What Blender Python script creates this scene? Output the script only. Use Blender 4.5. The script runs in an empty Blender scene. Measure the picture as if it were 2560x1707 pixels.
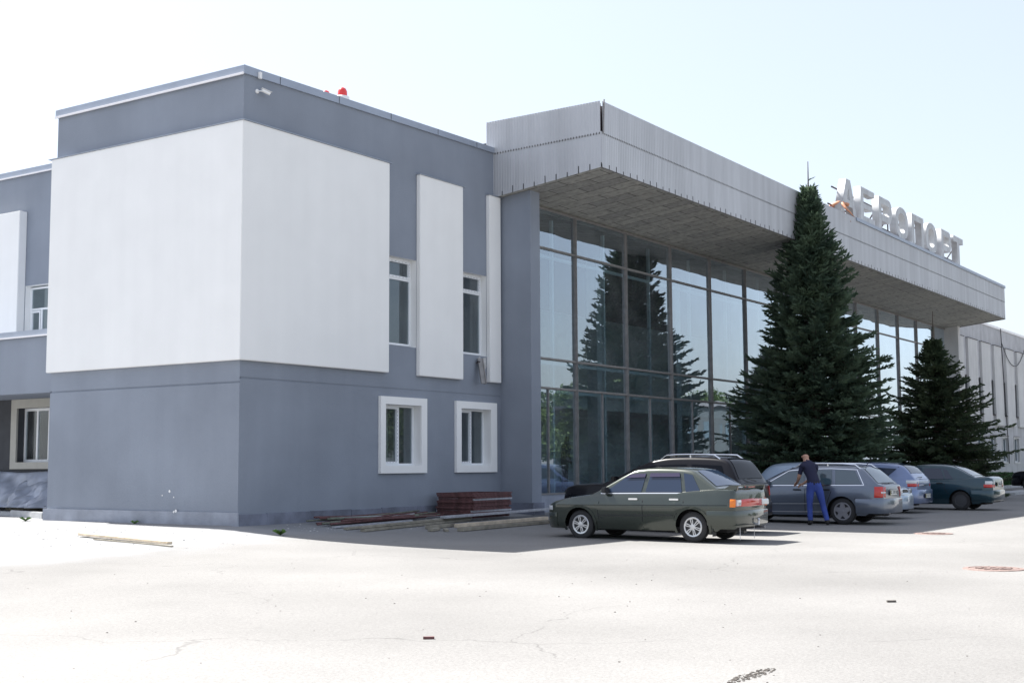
import bpy, bmesh, math, random
import numpy as np
from mathutils import Vector, Matrix
R = math.radians
scene = bpy.context.scene
col = scene.collection
rng = random.Random(7)
K = 0.884            # building survey units -> metres

# ------------------------------------------------------------ camera
cam = bpy.data.objects.new('camera', bpy.data.cameras.new('camera'))
col.objects.link(cam); scene.camera = cam
YAW, PITCH, ROLL = R(33.7219), R(5.4631), R(-0.3192)
fw = Vector((math.cos(YAW)*math.cos(PITCH), math.sin(YAW)*math.cos(PITCH), math.sin(PITCH)))
rt = Vector((math.sin(YAW), -math.cos(YAW), 0)); up = rt.cross(fw)
r2 = rt*math.cos(ROLL) + up*math.sin(ROLL); u2 = -rt*math.sin(ROLL) + up*math.cos(ROLL)
m = Matrix((r2, u2, -fw)).transposed().to_4x4()
m.translation = Vector((-21.2796*K, -21.7405*K, 1.32*K))
cam.matrix_world = m
cam.data.lens = 3241.5/2560*36; cam.data.sensor_width = 36
cam.data.clip_start = 0.1; cam.data.clip_end = 3000

# ------------------------------------------------------------ light
SDIR = Vector((0.045, 0.714, 1.0)).normalized()     # towards the sun
elev = math.asin(SDIR.z); azim = math.atan2(SDIR.x, SDIR.y)
world = bpy.data.worlds.new('World'); scene.world = world; world.use_nodes = True
nt = world.node_tree; bg = nt.nodes['Background']
sky = nt.nodes.new('ShaderNodeTexSky'); sky.sky_type = 'NISHITA'; sky.sun_disc = False
sky.sun_elevation = elev; sky.sun_rotation = azim
sky.air_density = 1.0; sky.dust_density = 2.5; sky.ozone_density = 1.0
hz = nt.nodes.new('ShaderNodeMix'); hz.data_type = 'RGBA'; hz.inputs[0].default_value = .60      # thin summer haze over the whole sky
hz.inputs[7].default_value = (2.55, 2.62, 2.82, 1); nt.links.new(sky.outputs[0], hz.inputs[6]); nt.links.new(hz.outputs[2], bg.inputs[0]); bg.inputs[1].default_value = 0.105
sl = bpy.data.lights.new('sun', 'SUN'); sl.energy = 4.5; sl.angle = R(0.53); sl.color = (1, .965, .91)
so = bpy.data.objects.new('sun', sl); col.objects.link(so)
so.rotation_euler = SDIR.to_track_quat('Z', 'Y').to_euler(); so.location = (0, 0, 40)
scene.view_settings.view_transform = 'Standard'; scene.view_settings.look = 'None'
scene.view_settings.exposure = 1.62; scene.view_settings.gamma = 1

# ------------------------------------------------------------ materials
M = {}
def mat(name, color, rough=.8, metal=0, spec=.5, noise=0, nscale=4, bump=0, bscale=60, coat=0, streak=0, alpha=1, emis=None):
    mt = bpy.data.materials.new(name); mt.use_nodes = True; n = mt.node_tree; b = n.nodes['Principled BSDF']
    b.inputs['Base Color'].default_value = (*color, 1); b.inputs['Roughness'].default_value = rough
    b.inputs['Metallic'].default_value = metal; b.inputs['Specular IOR Level'].default_value = spec
    if coat: b.inputs['Coat Weight'].default_value = coat; b.inputs['Coat Roughness'].default_value = .04
    tc = n.nodes.new('ShaderNodeTexCoord')
    def nz(scale, det=6, st=None):
        t = n.nodes.new('ShaderNodeTexNoise'); t.inputs['Scale'].default_value = scale; t.inputs['Detail'].default_value = det
        if st:
            mp = n.nodes.new('ShaderNodeMapping'); mp.inputs['Scale'].default_value = st
            n.links.new(tc.outputs['Object'], mp.inputs[0]); n.links.new(mp.outputs[0], t.inputs['Vector'])
        else: n.links.new(tc.outputs['Object'], t.inputs['Vector'])
        return t
    last = None
    def vary(t, amt, src):
        mr = n.nodes.new('ShaderNodeMapRange'); mr.inputs[1].default_value = .3; mr.inputs[2].default_value = .7
        mr.inputs[3].default_value = 1-amt; mr.inputs[4].default_value = 1+amt
        n.links.new(t.outputs[0], mr.inputs[0])
        mx = n.nodes.new('ShaderNodeVectorMath'); mx.operation = 'SCALE'
        if src is None: mx.inputs[0].default_value = color
        else: n.links.new(src, mx.inputs[0])
        n.links.new(mr.outputs[0], mx.inputs['Scale'])
        return mx.outputs[0]
    if noise: last = vary(nz(nscale), noise, last)
    if streak: last = vary(nz(1.0, 5, (3.0, 3.0, .18)), streak, last)
    if last: n.links.new(last, b.inputs['Base Color'])
    if bump:
        t = nz(bscale, 4); bp = n.nodes.new('ShaderNodeBump'); bp.inputs['Strength'].default_value = bump; bp.inputs['Distance'].default_value = .02
        n.links.new(t.outputs[0], bp.inputs['Height']); n.links.new(bp.outputs[0], b.inputs['Normal'])
    M[name] = mt; return mt
mat('grey_stucco', (.25, .278, .328), .92, noise=.09, nscale=.55, bump=.3, bscale=45, streak=.02, spec=.2)
mat('recess_shade', (.055, .058, .065), .9, noise=.1)  # wall colour darkened to stand in for deep shade under the balcony
mat('cream_paint', (.42, .41, .37), .9, noise=.05)
mat('white_stucco', (.84, .84, .83), .9, noise=.02, nscale=1.2, bump=.15, bscale=50, streak=.012, spec=.2)
mat('white_paint', (.80, .80, .80), .6, noise=.02, nscale=3)
mat('cap_metal', (.33, .37, .44), .45, metal=.3, noise=.06, nscale=2)
mat('drip_white', (.85, .83, .84), .4)
mat('plinth', (.30, .325, .38), .9, noise=.12, nscale=3, bump=.4, bscale=25, streak=.06)
mat('plinth_dark', (.17, .185, .235), .9, noise=.3, nscale=2.2, bump=.5, bscale=20)
mat('pvc', (.80, .82, .84), .35)
mat('film', (.12, .13, .2), .5)
mat('frame_metal', (.25, .24, .235), .5, metal=.25, noise=.15, nscale=6)
mat('dark', (.012, .012, .014), .7)
mat('roofing', (.12, .12, .13), .9, noise=.1)
mat('letter_white', (.47, .485, .50), .6, noise=.12, nscale=3, streak=.12)
mat('rust_dark', (.04, .03, .035), .7)
mat('cable', (.03, .03, .035), .6)
mat('weathered_wall', (.44, .44, .455), .92, noise=.12, nscale=1.2, bump=.4, bscale=12, streak=.1)
mat('weathered_panel', (.55, .545, .54), .92, noise=.06, nscale=1.0, bump=.3, bscale=14, streak=.06)
mat('hall_wall', (.6, .66, .68), .8, noise=.05)
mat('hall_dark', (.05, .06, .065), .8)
mat('hall_column', (.55, .62, .66), .7)
mat('hall_floor', (.14, .15, .16), .4)
mat('tyre', (.028, .028, .030), .8, bump=.2, bscale=40)
mat('alloy', (.62, .63, .65), .3, metal=.8)
mat('alloy_dull', (.30, .30, .32), .45, metal=.6)
mat('hubcap_dirty', (.05, .052, .058), .6)
mat('chrome', (.75, .76, .78), .12, metal=1)
mat('silver_trim', (.62, .64, .68), .3, metal=.6)
mat('black_plastic', (.02, .021, .024), .45)
mat('car_glass', (.018, .030, .058), .04, spec=.6)
mat('car_glass_light', (.05, .085, .11), .05, spec=1.0)
mat('visor', (.035, .025, .06), .08, spec=1)
mat('red_lamp', (.50, .018, .012), .15, coat=.6)
mat('amber_lamp', (.80, .20, .01), .15, coat=.6)
mat('clear_lamp', (.62, .64, .66), .1, coat=.6)
mat('plate', (.72, .73, .70), .4)
mat('plate_text', (.02, .02, .03), .5)
mat('plate_blue', (.45, .42, .03), .5)
mat('paint_green', (.040, .050, .040), .26, metal=.4, coat=1, noise=.03)
mat('paint_black', (.006, .006, .009), .3, coat=.2, spec=.15)
mat('car_glass_dark', (.004, .005, .008), .08, spec=.12)
mat('paint_audi', (.13, .155, .20), .32, metal=.6, coat=.8, noise=.02)
mat('paint_silver', (.33, .41, .52), .34, metal=.6, coat=.7, noise=.02)
mat('paint_astra', (.17, .22, .36), .33, metal=.6, coat=.8, noise=.02)
mat('paint_teal', (.010, .042, .060), .3, metal=.5, coat=.9, noise=.03)
mat('wood', (.26, .24, .195), .85, noise=.25, nscale=5, bump=.3)
mat('wood_light', (.55, .47, .36), .85, noise=.2, nscale=5, bump=.3)
mat('wood_end', (.30, .20, .12), .9)
mat('rust_pipe', (.115, .05, .05), .75, noise=.45, nscale=9, bump=.2)
mat('grey_pipe', (.36, .37, .40), .6, noise=.2, nscale=9)
mat('olive_pipe', (.12, .13, .10), .7, noise=.4, nscale=9)
mat('rusty_iron', (.19, .135, .12), .8, noise=.4, nscale=9, bump=.3)
mat('debris', (.5, .5, .5), .9, noise=.3, nscale=9)
mat('stone_dark', (.10, .09, .08), .9, noise=.4, nscale=12)
mat('concrete', (.42, .43, .44), .9, noise=.12, nscale=4, bump=.3)
mat('sheeting', (.30, .33, .40), .35, noise=.25, nscale=3, spec=.6)
mat('lichen', (.08, .07, .05), .9, noise=.5, nscale=8)
mat('beacon_red', (.78, .03, .025), .25, coat=.7)
mat('skin', (.42, .24, .17), .6)
mat('skin_tan', (.55, .26, .15), .6)
mat('shirt_navy', (.014, .016, .045), .9)
mat('jeans', (.035, .065, .27), .9, noise=.35, nscale=3)
mat('shoe', (.014, .013, .013), .6)
mat('red_cloth', (.5, .05, .03), .8)
mat('bark', (.09, .07, .055), .95, noise=.3, nscale=8, bump=.5)
mat('weed', (.10, .20, .04), .8, noise=.3)

def foliage(name, c1, c2, scale):
    mt = bpy.data.materials.new(name); mt.use_nodes = True; n = mt.node_tree; b = n.nodes['Principled BSDF']
    tc = n.nodes.new('ShaderNodeTexCoord'); t = n.nodes.new('ShaderNodeTexNoise'); t.inputs['Scale'].default_value = scale; t.inputs['Detail'].default_value = 3
    cr = n.nodes.new('ShaderNodeValToRGB'); cr.color_ramp.elements[0].position = .35; cr.color_ramp.elements[1].position = .68
    cr.color_ramp.elements[0].color = (*c1, 1); cr.color_ramp.elements[1].color = (*c2, 1)
    n.links.new(tc.outputs['Object'], t.inputs['Vector']); n.links.new(t.outputs[0], cr.inputs[0]); n.links.new(cr.outputs[0], b.inputs['Base Color'])
    b.inputs['Roughness'].default_value = .65; b.inputs['Specular IOR Level'].default_value = .3
    tr = n.nodes.new('ShaderNodeBsdfTranslucent'); n.links.new(cr.outputs[0], tr.inputs[0])
    mx = n.nodes.new('ShaderNodeMixShader'); mx.inputs[0].default_value = .25
    n.links.new(b.outputs[0], mx.inputs[1]); n.links.new(tr.outputs[0], mx.inputs[2]); n.links.new(mx.outputs[0], n.nodes['Material Output'].inputs[0])
    M[name] = mt
foliage('spruce_blue', (.050, .085, .060), (.14, .20, .125), 1.7)
foliage('spruce_dark', (.038, .062, .036), (.10, .135, .070), 2.2)
foliage('leaf_green', (.035, .065, .018), (.085, .125, .04), 1.2)
foliage('hedge_green', (.03, .08, .03), (.06, .13, .05), 3)

def glass_mat(name, tint, boost, base, dust=.10):
    mt = bpy.data.materials.new(name); mt.use_nodes = True; n = mt.node_tree
    for x in list(n.nodes):
        if x.type == 'BSDF_PRINCIPLED': n.nodes.remove(x)
    tr = n.nodes.new('ShaderNodeBsdfTransparent'); tr.inputs[0].default_value = (*tint, 1)
    gl = n.nodes.new('ShaderNodeBsdfGlossy'); gl.inputs['Roughness'].default_value = .0; gl.inputs[0].default_value = (.80, .90, 1, 1)
    lw = n.nodes.new('ShaderNodeLayerWeight'); lw.inputs[0].default_value = .5; fr = n.nodes.new('ShaderNodeMath'); fr.operation = 'POWER'; fr.inputs[1].default_value = 5; n.links.new(lw.outputs['Facing'], fr.inputs[0])
    ma = n.nodes.new('ShaderNodeMath'); ma.operation = 'MULTIPLY_ADD'; ma.inputs[1].default_value = boost; ma.inputs[2].default_value = base; ma.use_clamp = True
    mx = n.nodes.new('ShaderNodeMixShader')
    n.links.new(fr.outputs[0], ma.inputs[0]); n.links.new(ma.outputs[0], mx.inputs[0])
    df = n.nodes.new('ShaderNodeBsdfDiffuse'); df.inputs[0].default_value = (.55, .58, .6, 1)      # thin film of dust
    tc = n.nodes.new('ShaderNodeTexCoord'); no = n.nodes.new('ShaderNodeTexNoise'); no.inputs['Scale'].default_value = 1.6; no.inputs['Detail'].default_value = 6
    mr = n.nodes.new('ShaderNodeMapRange'); mr.inputs[1].default_value = .3; mr.inputs[2].default_value = .75; mr.inputs[3].default_value = .02; mr.inputs[4].default_value = dust
    n.links.new(tc.outputs['Object'], no.inputs['Vector']); n.links.new(no.outputs[0], mr.inputs[0])
    m2 = n.nodes.new('ShaderNodeMixShader'); n.links.new(mr.outputs[0], m2.inputs[0])
    no2 = n.nodes.new('ShaderNodeTexNoise'); no2.inputs['Scale'].default_value = .7; no2.inputs['Detail'].default_value = 1; bp = n.nodes.new('ShaderNodeBump'); bp.inputs['Strength'].default_value = .30; bp.inputs['Distance'].default_value = .02
    n.links.new(tc.outputs['Object'], no2.inputs['Vector']); n.links.new(no2.outputs[0], bp.inputs['Height']); n.links.new(bp.outputs[0], gl.inputs['Normal'])
    n.links.new(tr.outputs[0], mx.inputs[1]); n.links.new(gl.outputs[0], mx.inputs[2]); n.links.new(mx.outputs[0], m2.inputs[1]); n.links.new(df.outputs[0], m2.inputs[2]); n.links.new(m2.outputs[0], n.nodes['Material Output'].inputs[0])
    M[name] = mt
glass_mat('hall_glass', (.66, .80, .84), 4.0, .31)
glass_mat('window_glass', (.6, .68, .68), 2.5, .12)

def corr_mat():     # galvanised cladding with rain streaks and slightly different sheets
    mt = mat('cladding', (.47, .48, .50), .55, metal=.25, noise=.05, nscale=.5, streak=.10); return mt
corr_mat()
def soffit_mat():
    mt = bpy.data.materials.new('soffit'); mt.use_nodes = True; n = mt.node_tree; b = n.nodes['Principled BSDF']
    tc = n.nodes.new('ShaderNodeTexCoord'); sp = n.nodes.new('ShaderNodeSeparateXYZ'); cb = n.nodes.new('ShaderNodeCombineXYZ')
    n.links.new(tc.outputs['Object'], sp.inputs[0]); n.links.new(sp.outputs[1], cb.inputs[0]); n.links.new(sp.outputs[0], cb.inputs[1])
    br = n.nodes.new('ShaderNodeTexBrick'); br.inputs['Scale'].default_value = 1.0; br.inputs['Brick Width'].default_value = 1.25; br.inputs['Row Height'].default_value = .52
    br.inputs['Mortar Size'].default_value = .012; br.inputs['Color1'].default_value = (.38, .37, .335, 1); br.inputs['Color2'].default_value = (.27, .265, .25, 1); br.inputs['Mortar'].default_value = (.035, .033, .03, 1)
    br.inputs['Bias'].default_value = -.3
    no = n.nodes.new('ShaderNodeTexNoise'); no.inputs['Scale'].default_value = 7; no.inputs['Detail'].default_value = 5  # speckle in the colour stands in for dapples of reflected light
    mr = n.nodes.new('ShaderNodeMapRange'); mr.inputs[1].default_value = .3; mr.inputs[2].default_value = .7; mr.inputs[3].default_value = .75; mr.inputs[4].default_value = 1.25
    vm = n.nodes.new('ShaderNodeVectorMath'); vm.operation = 'SCALE'
    n.links.new(cb.outputs[0], br.inputs['Vector']); n.links.new(tc.outputs['Object'], no.inputs['Vector']); n.links.new(no.outputs[0], mr.inputs[0])
    n.links.new(br.outputs[0], vm.inputs[0]); n.links.new(mr.outputs[0], vm.inputs['Scale']); n.links.new(vm.outputs[0], b.inputs['Base Color'])
    b.inputs['Roughness'].default_value = .75; M['soffit'] = mt
soffit_mat()
def asphalt(name, c, dusty):
    mt = bpy.data.materials.new(name); mt.use_nodes = True; n = mt.node_tree; b = n.nodes['Principled BSDF']
    tc = n.nodes.new('ShaderNodeTexCoord')
    def N(s, d, r=.5):
        t = n.nodes.new('ShaderNodeTexNoise'); t.inputs['Scale'].default_value = s; t.inputs['Detail'].default_value = d; t.inputs['Roughness'].default_value = r
        n.links.new(tc.outputs['Object'], t.inputs['Vector']); return t
    big, fine, war = N(.22, 5), N(38, 4, .7), N(.9, 4)
    r1 = n.nodes.new('ShaderNodeMapRange'); r1.inputs[1].default_value = .3; r1.inputs[2].default_value = .7; r1.inputs[3].default_value = .84; r1.inputs[4].default_value = 1.14
    n.links.new(big.outputs[0], r1.inputs[0])
    r2_ = n.nodes.new('ShaderNodeMapRange'); r2_.inputs[1].default_value = .25; r2_.inputs[2].default_value = .75; r2_.inputs[3].default_value = .78; r2_.inputs[4].default_value = 1.2
    n.links.new(fine.outputs[0], r2_.inputs[0])
    mu = n.nodes.new('ShaderNodeMath'); mu.operation = 'MULTIPLY'; n.links.new(r1.outputs[0], mu.inputs[0]); n.links.new(r2_.outputs[0], mu.inputs[1])
    # aggregate speckle and darker worn patches
    spk = N(140, 2, .6); s1 = n.nodes.new('ShaderNodeMapRange'); s1.inputs[1].default_value = .28; s1.inputs[2].default_value = .42; s1.inputs[3].default_value = .55; s1.inputs[4].default_value = 1; n.links.new(spk.outputs[0], s1.inputs[0])
    pt = N(.09, 6, .65); s2 = n.nodes.new('ShaderNodeMapRange'); s2.inputs[1].default_value = .36; s2.inputs[2].default_value = .5; s2.inputs[3].default_value = .93; s2.inputs[4].default_value = 1.03; n.links.new(pt.outputs[0], s2.inputs[0])
    m3 = n.nodes.new('ShaderNodeMath'); m3.operation = 'MULTIPLY'; n.links.new(mu.outputs[0], m3.inputs[0]); n.links.new(s1.outputs[0], m3.inputs[1])
    m4 = n.nodes.new('ShaderNodeMath'); m4.operation = 'MULTIPLY'; n.links.new(m3.outputs[0], m4.inputs[0]); n.links.new(s2.outputs[0], m4.inputs[1]); mu = m4
    # cracks
    wv = n.nodes.new('ShaderNodeVectorMath'); wv.operation = 'MULTIPLY_ADD'; wv.inputs[1].default_value = (1.6, 1.6, 0)
    n.links.new(war.outputs['Color'], wv.inputs[0]); n.links.new(tc.outputs['Object'], wv.inputs[2])
    vo = n.nodes.new('ShaderNodeTexVoronoi'); vo.feature = 'DISTANCE_TO_EDGE'; vo.inputs['Scale'].default_value = .13
    n.links.new(wv.outputs[0], vo.inputs['Vector'])
    cr = n.nodes.new('ShaderNodeMapRange'); cr.inputs[1].default_value = .0006; cr.inputs[2].default_value = .0024; cr.inputs[3].default_value = .74; cr.inputs[4].default_value = 1
    n.links.new(vo.outputs[0], cr.inputs[0])
    cmask = N(.5, 3); cmr = n.nodes.new('ShaderNodeMapRange'); cmr.inputs[1].default_value = .46; cmr.inputs[2].default_value = .56; n.links.new(cmask.outputs[0], cmr.inputs[0])
    cmx = n.nodes.new('ShaderNodeMix'); cmx.data_type = 'FLOAT'; cmx.inputs[2].default_value = 1.0; n.links.new(cmr.outputs[0], cmx.inputs[0]); n.links.new(cr.outputs[0], cmx.inputs[3]); cr = cmx
    mu2 = n.nodes.new('ShaderNodeMath'); mu2.operation = 'MULTIPLY'; n.links.new(mu.outputs[0], mu2.inputs[0]); n.links.new(cr.outputs[0], mu2.inputs[1])
    vs = n.nodes.new('ShaderNodeVectorMath'); vs.operation = 'SCALE'; vs.inputs[0].default_value = c; n.links.new(mu2.outputs[0], vs.inputs['Scale'])
    sx = n.nodes.new('ShaderNodeSeparateXYZ'); n.links.new(tc.outputs['Object'], sx.inputs[0])
    dn = N(.8, 6, .6); ad = n.nodes.new('ShaderNodeMath'); ad.operation = 'MULTIPLY_ADD'; ad.inputs[1].default_value = 3.2; n.links.new(dn.outputs[0], ad.inputs[0]); n.links.new(sx.outputs[1], ad.inputs[2])
    dm = n.nodes.new('ShaderNodeMapRange'); dm.interpolation_type = 'SMOOTHSTEP'; dm.inputs[1].default_value = -1.2; dm.inputs[2].default_value = .6; dm.inputs[3].default_value = 0; dm.inputs[4].default_value = .75
    n.links.new(ad.outputs[0], dm.inputs[0])
    mxx = n.nodes.new('ShaderNodeMix'); mxx.data_type = 'RGBA'; mxx.inputs[7].default_value = (.245, .25, .26, 1)
    n.links.new(dm.outputs[0], mxx.inputs[0]); n.links.new(vs.outputs[0], mxx.inputs[6])
    n.links.new(mxx.outputs[2], b.inputs['Base Color']); b.inputs['Roughness'].default_value = .95; b.inputs['Specular IOR Level'].default_value = .2
    bp = n.nodes.new('ShaderNodeBump'); bp.inputs['Strength'].default_value = .35; bp.inputs['Distance'].default_value = .01
    n.links.new(fine.outputs[0], bp.inputs['Height']); n.links.new(bp.outputs[0], b.inputs['Normal'])
    M[name] = mt
asphalt('asphalt', (.200, .1975, .193), 0)

# ------------------------------------------------------------ mesh helpers
class MB:
    def __init__(s): s.v = []; s.f = []; s.m = []
    def add(s, vs, fs, mi=0):
        o = len(s.v); s.v += [tuple(p) for p in vs]; s.f += [tuple(i+o for i in f) for f in fs]; s.m += [mi]*len(fs)
    def box(s, x0, x1, y0, y1, z0, z1, mi=0):
        s.add([(x0,y0,z0),(x1,y0,z0),(x1,y1,z0),(x0,y1,z0),(x0,y0,z1),(x1,y0,z1),(x1,y1,z1),(x0,y1,z1)],
              [(0,3,2,1),(4,5,6,7),(0,1,5,4),(1,2,6,5),(2,3,7,6),(3,0,4,7)], mi)
    def prism(s, pts, axis, a, b, mi=0):      # pts 2-D polygon (ccw), extruded along axis from a to b
        n = len(pts)
        def P(p, t): return {'x': (t, p[0], p[1]), 'y': (p[0], t, p[1]), 'z': (p[0], p[1], t)}[axis]
        s.add([P(p, a) for p in pts]+[P(p, b) for p in pts], [tuple(range(n))[::-1], tuple(range(n, 2*n))]+[(i, (i+1) % n, n+(i+1) % n, n+i) for i in range(n)], mi)
    def bar(s, p, q, w, h=None, mi=0):
        p, q = Vector(p), Vector(q); h = h or w; d = (q-p).normalized()
        a = d.cross(Vector((0,0,1)));  a = Vector((1,0,0)) if a.length < 1e-4 else a.normalized(); b = a.cross(d)
        vs = [c+a*i*w/2+b*j*h/2 for c in (p, q) for i, j in ((-1,-1),(1,-1),(1,1),(-1,1))]
        s.add(vs, [(0,1,2,3),(7,6,5,4),(0,4,5,1),(1,5,6,2),(2,6,7,3),(3,7,4,0)], mi)
    def tube(s, pts, r, n=8, mi=0, cap=True):
        pts = [Vector(p) for p in pts]; rs = r if isinstance(r, (list, tuple)) else [r]*len(pts)
        rings = []
        for i, p in enumerate(pts):
            d = (pts[min(i+1, len(pts)-1)]-pts[max(i-1, 0)]).normalized()
            a = d.cross(Vector((0,0,1))); a = Vector((1,0,0)) if a.length < 1e-3 else a.normalized(); b = a.cross(d)
            rings.append([p+(a*math.cos(t)+b*math.sin(t))*rs[i] for t in [2*math.pi*k/n for k in range(n)]])
        vs = [v for r_ in rings for v in r_]
        fs = [(i*n+k, i*n+(k+1) % n, (i+1)*n+(k+1) % n, (i+1)*n+k) for i in range(len(pts)-1) for k in range(n)]
        if cap: fs += [tuple(range(n))[::-1], tuple(range((len(pts)-1)*n, len(pts)*n))]
        s.add(vs, fs, mi)
    def lathe(s, prof, n=24, axis='x', c=(0,0,0), mi=0):   # prof: (along axis, radius)
        vs = []; 
        for a, r in prof:
            for k in range(n):
                t = 2*math.pi*k/n; u, w = r*math.cos(t), r*math.sin(t)
                p = {'x': (a, u, w), 'y': (u, a, w), 'z': (u, w, a)}[axis]
                vs.append((p[0]+c[0], p[1]+c[1], p[2]+c[2]))
        fs = [(i*n+k, i*n+(k+1) % n, (i+1)*n+(k+1) % n, (i+1)*n+k) for i in range(len(prof)-1) for k in range(n)]
        s.add(vs, fs, mi)
    def build(s, name, mats, parent=None, k=1.0, smooth=False, bevel=0, loc=None):
        me = bpy.data.meshes.new(name); me.from_pydata([(x*k, y*k, z*k) for x, y, z in s.v], [], s.f)
        if not isinstance(mats, (list, tuple)): mats = [mats]
        for mm in mats: me.materials.append(M[mm])
        me.polygons.foreach_set('material_index', s.m)
        bm = bmesh.new(); bm.from_mesh(me); bmesh.ops.recalc_face_normals(bm, faces=bm.faces)
        if bevel:
            bmesh.ops.remove_doubles(bm, verts=bm.verts, dist=1e-5)
            bmesh.ops.bevel(bm, geom=[e for e in bm.edges if len(e.link_faces) == 2 and e.calc_face_angle(0) > .5], offset=bevel, segments=2, affect='EDGES')
        bm.to_mesh(me); bm.free()
        if smooth:
            me.shade_smooth() if hasattr(me, 'shade_smooth') else None
            if smooth != 'all': me.set_sharp_from_angle(angle=R(38))
        o = bpy.data.objects.new(name, me); col.objects.link(o)
        if parent: o.parent = parent
        if loc: o.location = loc
        return o
def tag(o, label=None, cat=None, group=None, kind=None):
    if label: o['label'] = label
    if cat: o['category'] = cat
    if group: o['group'] = group
    if kind: o['kind'] = kind
    return o
def thing(name, label, cat, loc=(0,0,0), rz=0, group=None):
    o = bpy.data.objects.new(name, None); col.objects.link(o); o.location = loc; o.rotation_euler = (0, 0, rz); o.empty_display_size = .3
    return tag(o, label, cat, group)
def curve_mesh(splines, depth):
    cu = bpy.data.curves.new('tmp', 'CURVE'); cu.dimensions = '2D'; cu.fill_mode = 'BOTH'; cu.extrude = depth/2
    for pts in splines:
        sp = cu.splines.new('POLY'); sp.points.add(len(pts)-1); sp.use_cyclic_u = True
        for i, p in enumerate(pts): sp.points[i].co = (p[0], p[1], 0, 1)
    ob = bpy.data.objects.new('tmp', cu); col.objects.link(ob)
    dg = bpy.context.evaluated_depsgraph_get(); me = bpy.data.meshes.new_from_object(ob.evaluated_get(dg)); bpy.data.objects.remove(ob)
    return me
def text_mesh(body, size, depth=.004):
    cu = bpy.data.curves.new('tmp', 'FONT'); cu.body = body; cu.size = size; cu.extrude = depth; cu.align_x = 'CENTER'; cu.align_y = 'CENTER'
    ob = bpy.data.objects.new('tmp', cu); col.objects.link(ob)
    dg = bpy.context.evaluated_depsgraph_get(); me = bpy.data.meshes.new_from_object(ob.evaluated_get(dg)); bpy.data.objects.remove(ob)
    return me

# ------------------------------------------------------------ ground
def zg(x, y):       # the forecourt falls away from the building
    d = math.hypot(min(x, 0), min(y, 0)); return -.31*(1-math.exp(-d/2.65))
def axis_steps(lo, hi, a, c, st):
    L = [lo, lo*.5, lo*.25]; v = a
    while v < c: L.append(v); v += st
    return sorted(set(L+[c, hi*.3, hi*.6, hi]))
gxs = axis_steps(-900, 1200, -30, 60, .75); gys = axis_steps(-900, 1200, -25, 12, .4)
b = MB(); b.add([(x, y, zg(x, y)) for x in gxs for y in gys], [(i*len(gys)+j, (i+1)*len(gys)+j, (i+1)*len(gys)+j+1, i*len(gys)+j+1) for i in range(len(gxs)-1) for j in range(len(gys)-1)])
tag(b.build('ground', 'asphalt', smooth='all'), kind='structure')

# ------------------------------------------------------------ office block (grey and white)
def wall_grid(mb, axis, plane, a_rng, z_rng, holes, depth, mi=0, rmi=0, sign=1, backdepth=None):
    """flat wall with rectangular openings; axis 'y': plane y=plane, a = x; axis 'x': plane x=plane, a = y. depth goes inwards (+)."""
    As = sorted({a_rng[0], a_rng[1]} | {h[0] for h in holes} | {h[1] for h in holes}); As = [a for a in As if a_rng[0] <= a <= a_rng[1]]
    Zs = sorted({z_rng[0], z_rng[1]} | {h[2] for h in holes} | {h[3] for h in holes}); Zs = [z for z in Zs if z_rng[0] <= z <= z_rng[1]]
    P = (lambda a, z, d: (a, plane+d, z)) if axis == 'y' else (lambda a, z, d: (plane+d, a, z))
    for i in range(len(As)-1):
        for j in range(len(Zs)-1):
            a, z = (As[i]+As[i+1])/2, (Zs[j]+Zs[j+1])/2
            if any(h[0] < a < h[1] and h[2] < z < h[3] for h in holes): continue
            mb.add([P(As[i],Zs[j],0),P(As[i+1],Zs[j],0),P(As[i+1],Zs[j+1],0),P(As[i],Zs[j+1],0)], [(0,1,2,3)], mi)
    for a0, a1, z0, z1 in holes:
        for q in (((a0,z0),(a1,z0)),((a1,z0),(a1,z1)),((a1,z1),(a0,z1)),((a0,z1),(a0,z0))):
            (p0, q0), (p1, q1) = q
            mb.add([P(p0,q0,0),P(p1,q1,0),P(p1,q1,depth),P(p0,q0,depth)], [(0,1,2,3)], rmi)

office = thing('office_block', 'grey and white two-storey rendered block at the near end of the terminal', 'building')
Zr, Zc, Zr2, Zc2 = 10.722, 10.526, 10.849, 10.684
low = [(5.17,6.69,1.34,2.95),(8.54,10.02,1.34,2.95)]
upp = [(5.0,6.576,4.53,6.93),(8.4,9.93,4.51,6.9)]
b = MB()
wall_grid(b, 'y', 0, (0,12), (3.39,10.75), upp, .27, 0, 1)
wall_grid(b, 'x', 0, (0,6.84), (3.29,10.6), [], .2)
b.add([(0,6.84,3.29),(0,6.84,10.6),(5,6.84,10.6),(5,6.84,3.29)], [(0,1,2,3)])
b.build('wall', ['grey_stucco', 'white_stucco'], office, K)
b = MB()      # thicker lower storey under the groove
wall_grid(b, 'y', -.02, (-.02,12), (-.1,3.35), low, .27, 0, 1)
b.add([(-.02,-.02,3.35),(12,-.02,3.35),(12,.02,3.35),(.02,.02,3.35)], [(0,1,2,3)])
wall_grid(b, 'x', -.02, (-.02,6.84), (-.1,3.25), [], .2)
b.add([(-.02,-.02,3.25),(-.02,6.84,3.25),(.02,6.84,3.25),(.02,.02,3.25)], [(0,1,2,3)])
b.box(.012,.03,.012,6.83,3.2,3.42); b.box(.012,12,.012,.03,3.3,3.45)
b.add([(-.02,6.84,0),(5,6.84,0),(5,6.84,3.3),(-.02,6.84,3.3)], [(0,1,2,3)])
b.build('lower_wall', ['grey_stucco', 'white_stucco'], office, K)
b = MB(); b.box(.1,12,.1,6.8,10.2,10.3); b.build('roof', 'roofing', office, K)
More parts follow.
